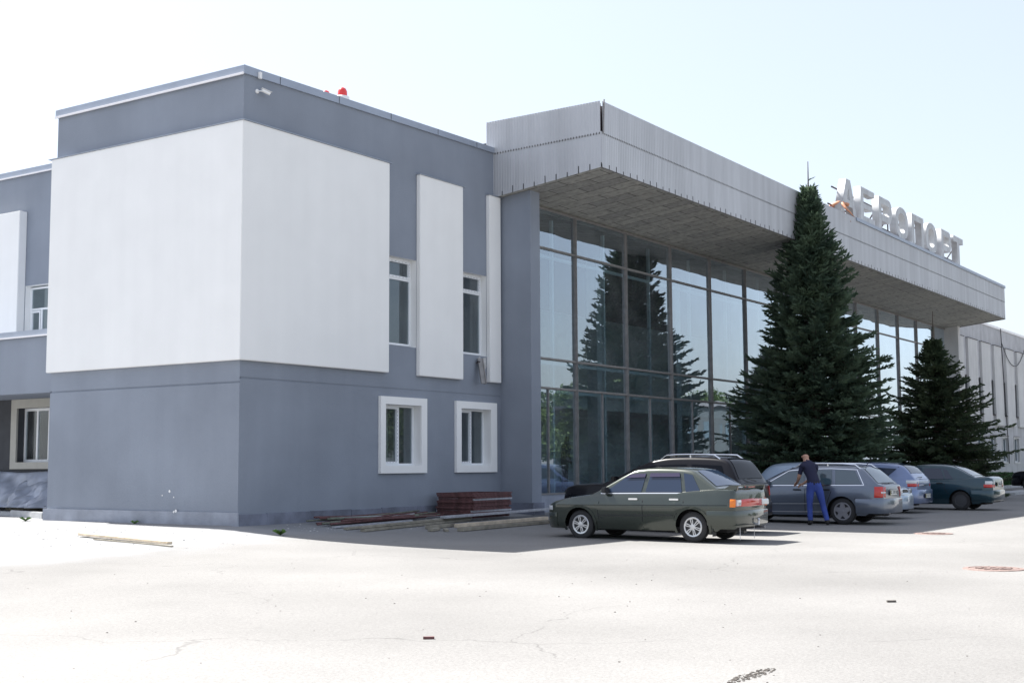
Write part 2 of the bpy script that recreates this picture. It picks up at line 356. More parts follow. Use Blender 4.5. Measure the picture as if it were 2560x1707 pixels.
# parapet cap, rising slightly to the right
b = MB(); e = .05
def capseg(mb, p, q, z0a, z1a, z0b, z1b, w=.35, mi=0):
    p, q = Vector(p), Vector(q); d = (q-p).normalized(); n = Vector((-d.y, d.x))
    P = [(p.x,p.y),(q.x,q.y),((q+n*w).x,(q+n*w).y),((p+n*w).x,(p+n*w).y)]
    zs0 = [z0a,z0b,z0b,z0a]; zs1 = [z1a,z1b,z1b,z1a]
    mb.add([(P[i][0],P[i][1],zs0[i]) for i in range(4)]+[(P[i][0],P[i][1],zs1[i]) for i in range(4)], [(0,3,2,1),(4,5,6,7),(0,1,5,4),(1,2,6,5),(2,3,7,6),(3,0,4,7)], mi)
capseg(b, (-e,-e), (10.6,-e), Zc, Zr, Zc2, Zr2)
capseg(b, (-e,6.9), (-e,.3), Zc, Zr, Zc, Zr)
CAPB = b
b = MB(); b.box(-.085,-.05,-.05,6.9,Zc-.03,Zc+.022); b.build('drip_strip', 'drip_white', office, K)
b = CAPB      # joints of the cap sheets
for x in (1.15,3.3,5.4,7.5,9.4): b.box(x,x+.012,-.056,-.05,Zc+(Zc2-Zc)*x/10.33,Zr+(Zr2-Zr)*x/10.33-.003,1)
b.build('parapet_cap', ['cap_metal','dark'], office, K)
d = .1332
def panel(pts, z0, z1, flash):          # white raised panel: plan polygon
    b = MB(); b.prism(pts, 'z', z0, z1); o = b.build('white_panel', 'white_stucco', office, K, bevel=.012)
    b = MB()
    for (x0,x1,y0,y1) in flash: b.box(x0,x1,y0,y1,z1+.001,z1+.016)
    b.build('flashing', 'cap_metal', o, K)
b = MB()
b.prism([(-d,6.9),(-d,-d),(5.259,-d),(5.259,0),(0,0),(0,6.9)], 'z', 3.775, 9.379)
o = b.build('white_panel', 'white_stucco', office, K, bevel=.012)
b = MB(); b.box(-d-.03,.0,-d-.03,7.0,9.381,9.397); b.box(.0,5.36,-d-.03,.0,9.381,9.397); b.build('flashing', 'cap_metal', o, K)
panel([(6.576,-d),(8.598,-d),(8.598,0),(6.576,0)], 3.764, 9.326, [(6.546,8.70,-d-.03,0)])
panel([(9.933,-d),(10.519,-d),(10.519,0),(9.933,0)], 3.76, 9.33, [(9.90,10.60,-d-.03,0)])
# lower windows: surrounds, frames, panes
def office_window(x0,x1,z0,z1,yf,upper=False,vs=0):
    b = MB(); t = .055
    def fr(a0,a1,c0,c1,t,y0,y1):
        b.box(a0,a0+t,y0,y1,c0,c1); b.box(a1-t,a1,y0,y1,c0,c1); b.box(a0+t,a1-t,y0,y1,c0,c0+t); b.box(a0+t,a1-t,y0,y1,c1-t,c1)
    fr(x0,x1,z0,z1,t,yf,yf+.07)
    if upper:
        zt = z0+1.78; b.box(x0+t,x1-t,yf,yf+.07,zt,zt+.06); fr(x0+t+.001,x1-t-.001,zt+.061,z1-t-.001,.05,yf-.02,yf+.05)
    else:
        xm = x0+(x1-x0)*.56; b.box(xm-.03,xm+.03,yf,yf+.07,z0+t,z1-t); fr(x0+t+.001,xm-.031,z0+t+.001,z1-t-.001,.05,yf-.02,yf+.05)
    # protective film dashes left on the new sash
    if upper:
        zt = z0+1.78
        for i in range(9):
            x = x0+.12+i*(x1-x0-.24)/9; b.box(x,x+.07,yf-.023,yf-.021,z1-.083,z1-.075,1); b.box(x+.03,x+.10,yf-.023,yf-.021,zt+.08,zt+.088,1)
        for i in range(5): b.box(x1-.083,x1-.075,yf-.023,yf-.021,zt+.12+i*.08,zt+.17+i*.08,1)
    else:
        xm = x0+(x1-x0)*.56
        for i in range(14): b.box(xm-.062,xm-.052,yf-.023,yf-.021,z0+.13+i*.098,z0+.19+i*.098,1)
        for i in range(6): b.box(x0+.1+i*.12,x0+.16+i*.12,yf-.023,yf-.021,z0+.08,z0+.088,1)
    w = b.build('window', ['pvc','film'], office, K)
    b = MB(); b.add([(x0+t,yf+.035,z0+t),(x1-t,yf+.035,z0+t),(x1-t,yf+.035,z1-t),(x0+t,yf+.035,z1-t)], [(0,1,2,3)]); b.build('pane', 'window_glass', w, K)
    # room behind
    b = MB(); b.box(x1-.55,x1-.50,yf+.5,yf+2.5,z0-.3,z1+.2,1)
    b.add([(x0-.8,yf+3,z0-.6),(x1+.8,yf+3,z0-.6),(x1+.8,yf+3,z1+.5),(x0-.8,yf+3,z1+.5)], [(0,1,2,3)])
    b.add([(x0-.8,yf+.2,z1+.35),(x1+.8,yf+.2,z1+.35),(x1+.8,yf+3,z1+.35),(x0-.8,yf+3,z1+.35)], [(0,1,2,3)])
    b.add([(x0-.8,yf+.2,z0-.5),(x1+.8,yf+.2,z0-.5),(x1+.8,yf+3,z0-.5),(x0-.8,yf+3,z0-.5)], [(0,1,2,3)])
    b.add([(x1+.8,yf+.2,z0-.5),(x1+.8,yf+3,z0-.5),(x1+.8,yf+3,z1+.4),(x1+.8,yf+.2,z1+.4)], [(0,1,2,3)])
    b.add([(x0-.8,yf+.2,z0-.5),(x0-.8,yf+3,z0-.5),(x0-.8,yf+3,z1+.4),(x0-.8,yf+.2,z1+.4)], [(0,1,2,3)])
    b.build('room', ['hall_wall', 'weathered_panel'], w, K)
for x0,x1,z0,z1 in low: office_window(x0,x1+.0,z0,z1,.17)
for x0,x1,z0,z1 in upp: office_window(x0,x1,z0+.04,z1,.2,True)
for X0,X1,Z0,Z1,h in ((4.963,6.942,1.137,3.153,low[0]),(8.31,10.321,1.137,3.153,low[1])):
    b = MB(); y0, y1 = -.105, -.02
    wall_grid(b, 'y', y0, (X0,X1), (Z0,Z1), [h], .09)
    for q in (((X0,Z0),(X1,Z0)),((X1,Z0),(X1,Z1)),((X1,Z1),(X0,Z1)),((X0,Z1),(X0,Z0))):
        (p0,q0),(p1,q1) = q; b.add([(p0,y0,q0),(p1,y0,q1),(p1,y1,q1),(p0,y1,q0)], [(0,1,2,3)])
    b.build('window_surround', 'white_stucco', office, K)
# plinths
b = MB(); b.box(-.06,-.02,-.06,6.95,-.2,.29); b.build('plinth', 'plinth', office, K)
b = MB(); x = -.0185
r_ = random.Random(3)
while x < 10.6:
    w = min(r_.choice((.9,1.2,1.5)), 10.62-x); y = -.055-r_.random()*.015
    b.box(x+.004,x+w-.004,y,-.02,-.2,.235+r_.random()*.02); x += w
b.build('plinth', 'plinth_dark', office, K)
b = MB(); b.prism([(9.42,4.43),(9.50,4.45),(9.60,4.5),(9.66,4.3),(9.75,4.46),(9.9,4.48),(9.92,4.2),(9.8,4.1),(9.75,3.98),(9.82,3.75),(9.68,3.9),(9.7,4.25),(9.6,4.38)],'y',-.006,-.002)
b.build('unpainted_patch', 'debris', office, K)
b = MB()
for yy, zz, rr_ in ((2.25,.76,.035),(2.1,.62,.02),(1.98,.30,.04),(2.05,.28,.03),(2.5,.66,.02)):
    b = MB(); b.lathe([(-.0285 if zz > .32 else -.0655, rr_), (-.029 if zz > .32 else -.066, .0005)], 7, 'x', (0,yy,zz)); b.build('plaster_splash', 'white_paint', office, K)
# wall mounted rusty bracket
br = thing('wall_bracket', 'rusty slanting channel bracket fixed below the right upper window', 'bracket', (9.36*K, 0, 4.3*K))
b = MB(); b.bar((.10,-.10,.12),(-.0,-.30,-.62),.16,.05); b.bar((.17,-.12,.12),(.07,-.32,-.62),.03,.12); b.build('channel', 'frame_metal', br, K)
b = MB(); b.bar((.05,0,.0),(.08,-.14,-.0),.03); b.bar((-.06,-.12,.02),(.08,-.12,.02),.04); b.build('arm', 'rust_dark', br, K)
# security camera + junction box
sc_ = thing('security_camera', 'white bullet security camera under the roof edge near the corner', 'camera', (.42*K, -.0, 10.20*K))
b = MB(); b.lathe([(0,.001),(0,.055),(-.03,.055),(-.04,.03),(-.04,.001)], 20, 'y'); b.build('mount', 'white_paint', sc_, K*.95, smooth=True)
b = MB(); b.tube([(0,-.04,0),(.03,-.10,.0),(.09,-.13,0)], .013); b.build('arm', 'white_paint', sc_, K*.95, smooth=True)
b = MB(); b.tube([(.06,-.12,.03),(.26,-.20,-.035)], .045, 16); b.bar((.05,-.115,.075),(.30,-.215,.005),.10,.008); b.build('camera_body', 'white_paint', sc_, K*.95, smooth=True)
b = MB(); b.tube([(.2601,-.2001,-.035),(.268,-.203,-.0375)], .036, 16); b.build('lens', 'dark', sc_, K*.95)
b = MB(); b.box(.40,.49,-.11,-.05,10.50,10.66); tag(b.build('junction_box', 'white_paint', None, K, bevel=.006), 'small white box on the roof edge cap above the camera', 'junction box')
def beacon(x, y, z, s, label):
    t = thing('warning_beacon', label, 'beacon', (x*K, y*K, z*K), group='red beacons on the roof')
    b = MB(); b.lathe([(0,.001),(0,.16),(.10,.17),(.12,.15),(.12,.001)], 20, 'z'); b.lathe([(-.25,.03),(0,.03)],8,'z'); b.build('base', 'white_paint', t, s, smooth=True)
    b = MB(); b.lathe([(.121,.12),(.24,.115),(.31,.085),(.34,.04),(.345,.001)], 20, 'z'); b.build('lamp_dome', 'beacon_red', t, s, smooth=True)
# left recessed wing (part of the office block)
b = MB()
wall_grid(b, 'x', 4.0, (6.84,30), (3.2,10.7), [(11.6,13.62,5.3,7.05)], .25, 0, 1)
b.build('wall', ['grey_stucco', 'white_stucco'], office, K)
b = MB(); b.box(3.95,4.3,6.9,30,10.64,10.83); b.build('parapet_cap', 'cap_metal', office, K)
b = MB(); b.box(3.91,3.95,6.9,30,10.61,10.65); b.build('drip_strip', 'drip_white', office, K)
b = MB(); b.box(4.05,12,6.9,30,10.3,10.4); b.build('roof', 'roofing', office, K)
b = MB(); b.box(3.72,4.0,13.64,22,5.0,9.43); b.build('white_panel', 'white_stucco', office, K, bevel=.012)
b = MB(); yy0, yy1, t = 11.6, 13.62, .06
b.box(4.2,4.27,yy1-t,yy1,5.3,7.0); b.box(4.2,4.27,yy0,yy1-t,6.95,7.01); b.box(4.2,4.27,yy0,yy1-t,6.28,6.34); b.box(4.2,4.27,13.02,13.08,5.3,6.28); b.box(4.18,4.25,13.1,13.14,5.3,6.26); b.box(4.18,4.25,13.5,13.54,5.3,6.26); b.box(4.18,4.25,13.14,13.5,6.2,6.26)
w = b.build('window', 'pvc', office, K)
b = MB(); b.add([(4.23,yy0,5.3),(4.23,yy1,5.3),(4.23,yy1,7.0),(4.23,yy0,7.0)], [(0,1,2,3)]); b.build('pane', 'window_glass', w, K)
b = MB(); b.add([(5.8,10,5),(5.8,15,5),(5.8,15,7.4),(5.8,10,7.4)], [(0,1,2,3)]); b.add([(4.3,13.7,5),(5.8,13.7,5),(5.8,13.7,7.4),(4.3,13.7,7.4)], [(0,1,2,3)]); b.build('room', 'hall_wall', w, K)
b = MB(); b.box(1.0,3.99,6.86,30,3.37,5.0); b.build('balcony', 'grey_stucco', office, K)
b = MB(); b.box(.94,1.3,6.86,30,4.95,5.11); b.build('balcony_cap', 'cap_metal', office, K)
b = MB(); b.box(.91,.94,6.86,30,4.92,4.96); b.build('drip_strip', 'drip_white', office, K)
b = MB(); wall_grid(b, 'x', 2.8, (6.84,30), (0,3.37), [(9.4,12.1,1.5,3.1)], .3, 0, 1); b.build('recess_wall', ['recess_shade','recess_shade'], office, K)
b = MB(); wall_grid(b, 'x', 2.74, (9.2,12.37), (1.32,3.365), [(9.4,12.1,1.5,3.1)], .06); b.box(2.741,2.799,9.2,12.37,1.30,1.32); b.build('window_surround', 'cream_paint', office, K)
b = MB(); b.box(3.02,3.09,9.4,12.1,1.5,1.58); b.box(3.02,3.09,9.4,12.1,3.02,3.1); b.box(3.02,3.09,11.45,11.52,1.58,3.02); b.box(3.02,3.09,12.03,12.1,1.58,3.02); b.box(3.02,3.09,10.9,10.97,1.58,3.02)
w = b.build('window', 'pvc', office, K)
b = MB(); b.add([(3.05,9.4,1.5),(3.05,12.1,1.5),(3.05,12.1,3.1),(3.05,9.4,3.1)], [(0,1,2,3)]); b.build('pane', 'window_glass', w, K)
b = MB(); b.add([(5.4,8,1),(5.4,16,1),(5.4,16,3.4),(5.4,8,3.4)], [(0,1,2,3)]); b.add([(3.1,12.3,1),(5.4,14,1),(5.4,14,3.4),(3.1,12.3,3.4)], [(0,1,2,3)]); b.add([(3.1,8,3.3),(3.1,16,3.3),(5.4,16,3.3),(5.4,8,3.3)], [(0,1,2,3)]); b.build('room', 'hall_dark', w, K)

beacon(4.62, 1.0, 11.10, 1.0, 'larger red warning beacon on a white base, right one on the roof')
beacon(4.35, 1.35, 11.05, .9, 'red warning beacon mostly hidden behind the roof edge, left one')
kb = MB(); kb.prism([(.44,7.65),(.56,7.65),(1.22,9.97),(1.10,9.97)],'z',-.1,.17); tag(kb.build('kerb', 'concrete', None, K, bevel=.02), 'low pale concrete kerb beside the left corner of the block', 'kerb')
b = MB(); b.prism([(1.3,6.9),(2.79,6.9),(2.79,20),(1.3,20)],'z',0,.10); tag(b.build('concrete_base', 'concrete', None, K), 'low concrete base strip under the plastic sheeting', 'base')
# plastic sheeting heaped against the wall under the balcony
def sheet(name, y0, y1, xt, zt, xb, zb, seed, label, matn):
    rr = np.random.RandomState(seed); nu, nv = 46, 22
    ph = rr.rand(8)*6; b = MB(); vs = []
    for i in range(nu):
        for j in range(nv):
            u, v = i/(nu-1), j/(nv-1)
            y = y0+(y1-y0)*u+.08*math.sin(7*v+ph[0]); x = xt+(xb-xt)*v; z = zt+(zb-zt)*v
            w = .06*math.sin(17*u+4*v+ph[1])+.045*math.sin(31*u-9*v+ph[2])+.03*math.sin(50*u+13*v+ph[3])*v+.05*math.sin(9*(u+v)+ph[4])
            vs.append((x-w*(.3+v), y, z+w*.5*v*(1-v)*4+.05*math.sin(12*u+ph[5])*(1-v)*.4))
    fs = [(i*nv+j,(i+1)*nv+j,(i+1)*nv+j+1,i*nv+j+1) for i in range(nu-1) for j in range(nv-1)]
    b.add(vs, fs); o = b.build(name, matn, None, K, smooth='all'); tag(o, label, 'plastic sheet'); 
    o.modifiers.new('thick', 'SOLIDIFY').thickness = .01
sheet('plastic_sheet', 8.5, 13.5, 2.7, 1.21, 1.9, .2, 5, 'crumpled grey plastic sheeting hung below the recessed window', 'sheeting')
sheet('tarpaulin', 8.3, 11.2, 2.5, .95, 1.55, .22, 9, 'smoother grey tarpaulin lying over the foot of the plastic sheeting', 'sheeting')
b = MB(); b.tube([(1.62,8.0,.20),(1.75,9.5,.22),(1.66,10.9,.19)], .055, 8); tag(b.build('old_pipe', 'lichen', None, K), 'dark mossy pipe lying at the foot of the tarpaulin', 'pipe')

# ------------------------------------------------------------ terminal hall (glass front, canopy)
hall = thing('terminal_hall', 'glazed terminal hall with a deep metal-clad canopy', 'building', (0,0,0))
XL, XR, YC = 10.334, 58.127, -3.748
ZT, ZS, ZB, ZBI = 11.694, 10.757, 9.771, 9.33
b = MB()
def corr(mb, axis, fixed, a0, a1, z0, z1, depth, pitch, mi=0, z0b=None, z1b=None):
    n = int(abs(a1-a0)/pitch); st = (a1-a0)/n; pr = [(0,0),(.30,0),(.42,1),(.88,1)]
    pts = []
    for i in range(n):
        for fx, dd in pr: pts.append((a0+(i+fx)*st, dd*depth))
    pts.append((a1, 0)); vs = []
    for a, dd in pts:
        t = (a-a0)/(a1-a0); zb = z0+((z0b if z0b is not None else z0)-z0)*t; zt_ = z1+((z1b if z1b is not None else z1)-z1)*t
        for z in (zb, zt_): vs.append((a, fixed-dd, z) if axis == 'y' else (fixed-dd, a, z))
    mb.add(vs, [(2*i, 2*i+2, 2*i+3, 2*i+1) for i in range(len(pts)-1)], mi)
PT = .105
corr(b, 'y', YC+.006, XL, XR, ZB, ZS+.05, .007, PT); corr(b, 'x', XL+.006, YC, .25, ZB, ZS+.05, .006, .095, z0b=9.30, z1b=10.68)
b.add([(XR,YC,ZB),(XR,.25,ZBI),(XR,.25,ZT),(XR,YC,ZT)], [(0,1,2,3)])
b.build('lower_cladding', 'cladding', hall, K)
b = MB(); corr(b, 'y', YC-.006, XL+.06, XR, ZS, ZT, .007, PT); GB = b
b = MB(); corr(b, 'x', XL-.006, YC+.03, .25, ZS, ZT-.0, .006, .095, z0b=10.66, z1b=11.66)
b.build('upper_cladding', 'cladding', hall, K)
b = MB(); b.bar((XL+.05,YC-.035,ZS),(XL+.09,YC-.05,ZT+.05),.03,.03); b.bar((XL+.02,YC+.06,ZT-.28),(XL+.12,YC+.2,ZT-.28),.04); b.bar((XL+.02,YC+.06,ZT-.48),(XL+.12,YC+.2,ZT-.48),.04); b.box(XL+.1,XL+.16,YC+.10,YC+.16,ZS,ZT-.03); b.build('corner_post', 'frame_metal', hall, K)
b = MB(); b.box(XL+.05,XR,YC+.06,.22,ZB+.1,ZT-.12); b.build('canopy_core', 'rust_dark', hall, K)
# dark gaps of the lapped ribs
b = GB; n = int((XR-XL)/PT)
for i in range(n):
    x = XL+(i+.65)*PT*(XR-XL)/(n*PT); b.box(x-.006, x+.006, YC-.018, YC-.013, ZS-.035, ZS+.022, 1)
n2 = int(3.95/.095)
for i in range(n2):
    y = YC+(i+.65)*.095; zz = ZS-.10*(i/n2); b.box(XL-.018, XL-.0125, y-.009, y+.009, zz-.035, zz+.025, 1)
for i in range(0, n, 4):
    x = XL+(i+.15)*(XR-XL)/n; b.box(x-.012, x+.012, YC-.004, YC+.004, ZB-.01, ZB+.09+.03*(i % 3), 1)
for i in range(0, n2, 4):
    y = YC+(i+.15)*.095; zz = ZB-.47*(i/n2); b.box(XL-.004, XL+.004, y-.011, y+.011, zz-.005, zz+.13+.04*(i % 3), 1)
b.build('upper_cladding', ['cladding','dark'], hall, K)
b = MB(); b.box(32.0, XR+.03, YC-.07, YC+.25, 11.57, 11.715); b.build('edge_flashing', 'cap_metal', hall, K)
b = MB(); b.add([(XL+.02,YC+.02,ZB+.004),(XR-.01,YC+.02,ZB+.004),(XR-.01,.1,ZBI+.004),(XL+.02,.1,ZBI+.004)], [(0,3,2,1)])
b.build('soffit', 'soffit', hall, K)
b = MB(); b.box(XL, XR, YC+.0, YC+.05, ZB-.012, ZB+.0); b.bar((XR-.03,YC,ZB-.01),(XR-.03,-.3,ZBI+.03),.06,.05); b.build('soffit_edge', 'frame_metal', hall, K)
# fin walls at both ends
b = MB(); b.box(10.631,11.143,-1.119,.5,-.4,9.6); b.build('fin_wall', 'grey_stucco', hall, K)
b = MB(); b.box(10.60,11.20,-1.18,.5,-.4,.24); b.build('plinth', 'plinth_dark', hall, K)
b = MB(); b.box(57.6,58.1,-1.11,.5,-.4,9.5); b.build('fin_wall', 'weathered_panel', hall, K)
b = MB(); b.box(11.143,57.6,-.36,0.2,-.2,.43); b.box(11.2,57.6,-.75,-.36,-.2,.12); b.build('base_wall', 'plinth', hall, K)
# curtain wall
YG = -.3; MX = [11.112]+[14.506+3.394*i for i in range(13)]; MX[0] = 11.112
rows = [.436, 3.707, 4.619, 8.08, 9.327]
for x in MX[1:]:
    b = MB(); b.box(x-.045,x+.045,YG-.07,YG+.05,.436,9.33); b.box(x-.012,x+.012,YG-.10,YG-.07,.436,9.33); b.build('mullion', 'frame_metal', hall, K)
for k_, z in enumerate(rows):
    b = MB()
    b.box(11.143,57.6,YG-.055,YG+.04,z-.035,z+.035)
    b.box(11.143,57.6,YG-.085,YG-.055,z-.012,z+.012)
    b.build('transom', 'frame_metal', hall, K)
xs = [11.143]+MX[1:]+[57.6]
r_ = random.Random(11)
for i in range(len(xs)-1):
    for j in range(4):
        a0, a1, z0, z1 = xs[i]+.04, xs[i+1]-.04, rows[j]+.03, rows[j+1]-.03
        tx, tz = (r_.random()-.5)*.008, (r_.random()-.5)*.006
        if j == 0:      # the lowest row is split by an extra thin bar
            xm = (a0+a1)/2
            b = MB(); b.box(xm-.02,xm+.02,YG-.045,YG+.03,rows[0]+.036,rows[1]-.036); b.build('glazing_bar', 'frame_metal', hall, K)
        b = MB(); b.add([(a0,YG+tx,z0),(a1,YG-tx,z0),(a1,YG-tx+tz,z1),(a0,YG+tx+tz,z1)], [(0,1,2,3)])
        b.build('glass_pane', 'hall_glass', hall, K)
# inner frames 1 m behind
YI = .57
for x in MX[1:]:
    b = MB(); b.box(x-.05,x+.05,YI-.05,YI+.05,.436,9.33); b.build('inner_mullion', 'hall_column', hall, K)
b = MB()
for z in rows[1:4]: b.box(11.2,57.6,YI-.04,YI+.04,z-.05,z+.05)
b.build('inner_transom', 'hall_column', hall, K)
# hall interior
b = MB(); b.box(11.15,57.6,0.3,16,.36,.42); b.build('hall_floor', 'hall_floor', hall, K)
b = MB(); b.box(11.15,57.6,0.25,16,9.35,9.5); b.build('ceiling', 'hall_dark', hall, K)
b = MB(); b.box(11.15,57.6,14,14.2,.42,9.35); b.box(57.3,57.6,.3,14,.42,9.35); b.box(11.15,11.4,.6,14,.42,9.35); b.build('back_wall', 'hall_wall', hall, K)
b = MB(); b.box(16,57,9,14,3.9,4.4); b.box(24,24.3,8,14,.42,3.9); b.box(17,17.3,8,14,.42,3.9); b.box(17.3,20.5,8,8.2,3.2,3.9); b.build('mezzanine', 'hall_wall', hall, K)
for i in range(7):
    x = 15.2+6.79*i; b = MB(); b.box(x,x+.45,3.2,3.65,.42,9.35); b.build('column', 'hall_column', hall, K)
b = MB(); b.box(11.15,13.6,1.6,1.9,.42,3.4); b.box(15.9,17.6,4.8,5.0,.42,3.2); b.build('partition', 'hall_column', hall, K)
b = MB(); b.box(11.2,58,.25,16,9.6,ZT-.4); b.build('roof', 'roofing', hall, K)

# ------------------------------------------------------------ far weathered wing
wing = thing('far_wing', 'weathered pale two-storey wing with tall vertical panels beyond the canopy', 'building', (58.2*K, 0, 0))
X0w = 58.2
def W(mb, name, m_, par=wing, **kw): 
    mb.v = [(x-X0w, y, z) for x, y, z in mb.v]; return mb.build(name, m_, par, K, **kw)
b = MB(); holes = []
pit = 3.36
for i in range(8):
    x = 59.5+pit*i; holes.append((x+.25, x+1.15, 4.6, 6.93)); holes.append((58.85+pit*i, 60.3+pit*i, 1.38, 3.05))
wall_grid(b, 'y', 0, (58.11,88), (0,10.56), holes, .3); b.add([(88,0,0),(88,12,0),(88,12,10.5),(88,0,10.5)], [(0,1,2,3)])
W(b, 'wall', 'weathered_wall')
b = MB(); b.box(58.11,88,-.06,.4,10.56,10.72); W(b, 'parapet_cap', 'drip_white')
b = MB(); b.box(58.11,88,.4,12,10.2,10.3); W(b, 'roof', 'roofing')
for i in range(8):
    x = 60.25+pit*i-.0
    b = MB(); b.box(x,x+2.3,-.15,0,3.87,9.32); W(b, 'wall_panel', 'weathered_panel', bevel=.01)
    b = MB(); b.box(x-.05,x+2.4,-.19,-.0,9.322,9.345); W(b, 'flashing', 'rust_dark')
for h in holes:
    b = MB(); x0,x1,z0,z1 = h; t = .06
    b.box(x0,x0+t,.12,.18,z0,z1); b.box(x1-t,x1,.12,.18,z0,z1); b.box(x0+t,x1-t,.12,.18,z1-t,z1); b.box(x0+t,x1-t,.12,.18,z0,z0+t)
    if x1-x0 > 1.2: b.box(x0+.55,x0+.6,.12,.18,z0+t,z1-t)
    w = W(b, 'window', 'pvc')
    b = MB(); b.add([(x0+t,.15,z0+t),(x1-t,.15,z0+t),(x1-t,.15,z1-t),(x0+t,.15,z1-t)], [(0,1,2,3)]); W(b, 'pane', 'car_glass_light', w)
    b = MB()
    if z0 < 2:
        b.box(x0-.12,x0,-.05,.0,z0-.12,z1+.12); b.box(x1,x1+.12,-.05,.0,z0-.12,z1+.12); b.box(x0,x1,-.05,.0,z1,z1+.12); b.box(x0,x1,-.05,.0,z0-.12,z0)
        W(b, 'window_surround', 'weathered_panel')
        b = MB(); b.box(x0-.15,x1+.15,-.09,-.05,z1+.12,z1+.15); W(b, 'flashing', 'rust_dark')
    else:
        b.box(x0,x1,-.12,.1,z0-.05,z0); W(b, 'window_sill', 'rust_dark')
def cable(pts, r, label, mt='cable'):
    P = []
    for i in range(len(pts)-1):
        a, c, sag = Vector(pts[i][:3]), Vector(pts[i+1][:3]), pts[i][3]
        for k in range(10): t = k/10; p = a.lerp(c, t); p.z -= sag*4*t*(1-t); P.append(p)
    P.append(Vector(pts[-1][:3])); b = MB(); b.tube(P, r, 6); tag(b.build('cable', mt, None, K), label, 'cable', 'cables on the far wing')
cable([(72.2,-.2,10.6,0),(72.6,-.2,6.6,0),(73.2,-.2,1.9,0),(73.6,-.1,1.3,0)], .03, 'dark cable dropping straight down the far wing wall')
cable([(72.3,-.22,9.6,1.4),(79.2,-.2,9.6,.6),(86,-.2,9.4,0)], .025, 'dark cable hanging in a loop across the far wing panels')

# ------------------------------------------------------------ roof sign
sign = thing('roof_sign', 'big white block letters standing on the canopy edge', 'sign', (30*K, -3.6*K, 11.75*K))
def arc(cx, cy, rx, ry, a0, a1, n):
    return [(cx+rx*math.cos(R(a0+(a1-a0)*i/n)), cy+ry*math.sin(R(a0+(a1-a0)*i/n))) for i in range(n+1)]
def L_A(w,h): s=.40; return [[(0,0),(w*.37,h),(w*.63,h),(w,0),(w-s,0),(w-s-.12,.34),(s+.12,.34),(s,0)],[(w*.5-.20,.62),(w*.5+.20,.62),(w*.5+.02,h-.42),(w*.5-.02,h-.42)]]
def L_E(w,h): s=.38; return [[(0,0),(w,0),(w,.25),(s,.25),(s,.60),(w*.82,.60),(w*.82,.82),(s,.82),(s,h-.25),(w,h-.25),(w,h),(0,h)]]
def L_P(w,h):
    s=.38; r=.44; y0=.42
    return [[(0,0),(s,0),(s,y0)]+arc(w-r,y0+r,r,r,-90,0,6)+arc(w-r,h-r,r,r,0,90,6)+[(0,h)], [(s,y0+.30),(w-.36,y0+.30),(w-.36,h-.30),(s,h-.30)]]
def L_O(w,h): return [arc(w/2,.52,w/2,.52,180,360,12)+arc(w/2,h-.52,w/2,.52,0,180,12), arc(w/2,.62,w/2-.38,.34,180,360,10)+arc(w/2,h-.62,w/2-.38,.34,0,180,10)]
def L_Pi(w,h): s=.40; return [[(0,0),(s,0),(s,h-.30),(w-s,h-.30),(w-s,0),(w,0),(w,h),(0,h)]]
def L_T(w,h): s=.21; return [[(w/2-s,0),(w/2+s,0),(w/2+s,h-.30),(w,h-.30),(w,h),(0,h),(0,h-.30),(w/2-s,h-.30)]]
LH = 1.50
for fn, x0, x1 in ((L_A,30.55,32.5),(L_E,33.08,34.93),(L_P,35.53,37.40),(L_O,37.97,39.82),(L_Pi,40.46,42.40),(L_O,42.82,44.66),(L_P,45.50,47.30),(L_T,47.78,49.65)):
    me = curve_mesh(fn(x1-x0, LH), .31)
    me.transform(Matrix.Rotation(R(90), 4, 'X')); me.transform(Matrix.Translation((x0-30, 0.12, 0.03))); me.transform(Matrix.Scale(K, 4))
    me.materials.clear(); me.materials.append(M['letter_white'])
    o = bpy.data.objects.new('letter', me); col.objects.link(o); o.parent = sign
b = MB()
for z in (.35, 1.15): b.bar((.25 if z < 1 else .75,.42,z),(19.9,.42,z),.05)
for i in range(10):
    x = 2.6+i*1.86; b.bar((x,.42,-.1),(x,.42,1.3),.05); b.bar((x,.42,1.0),(x+.7,1.5,-.1),.045); b.bar((x+.1,.40,.35),(x+.75,.40,-.1),.05)
b.build('support_frame', 'rust_dark', sign, K)

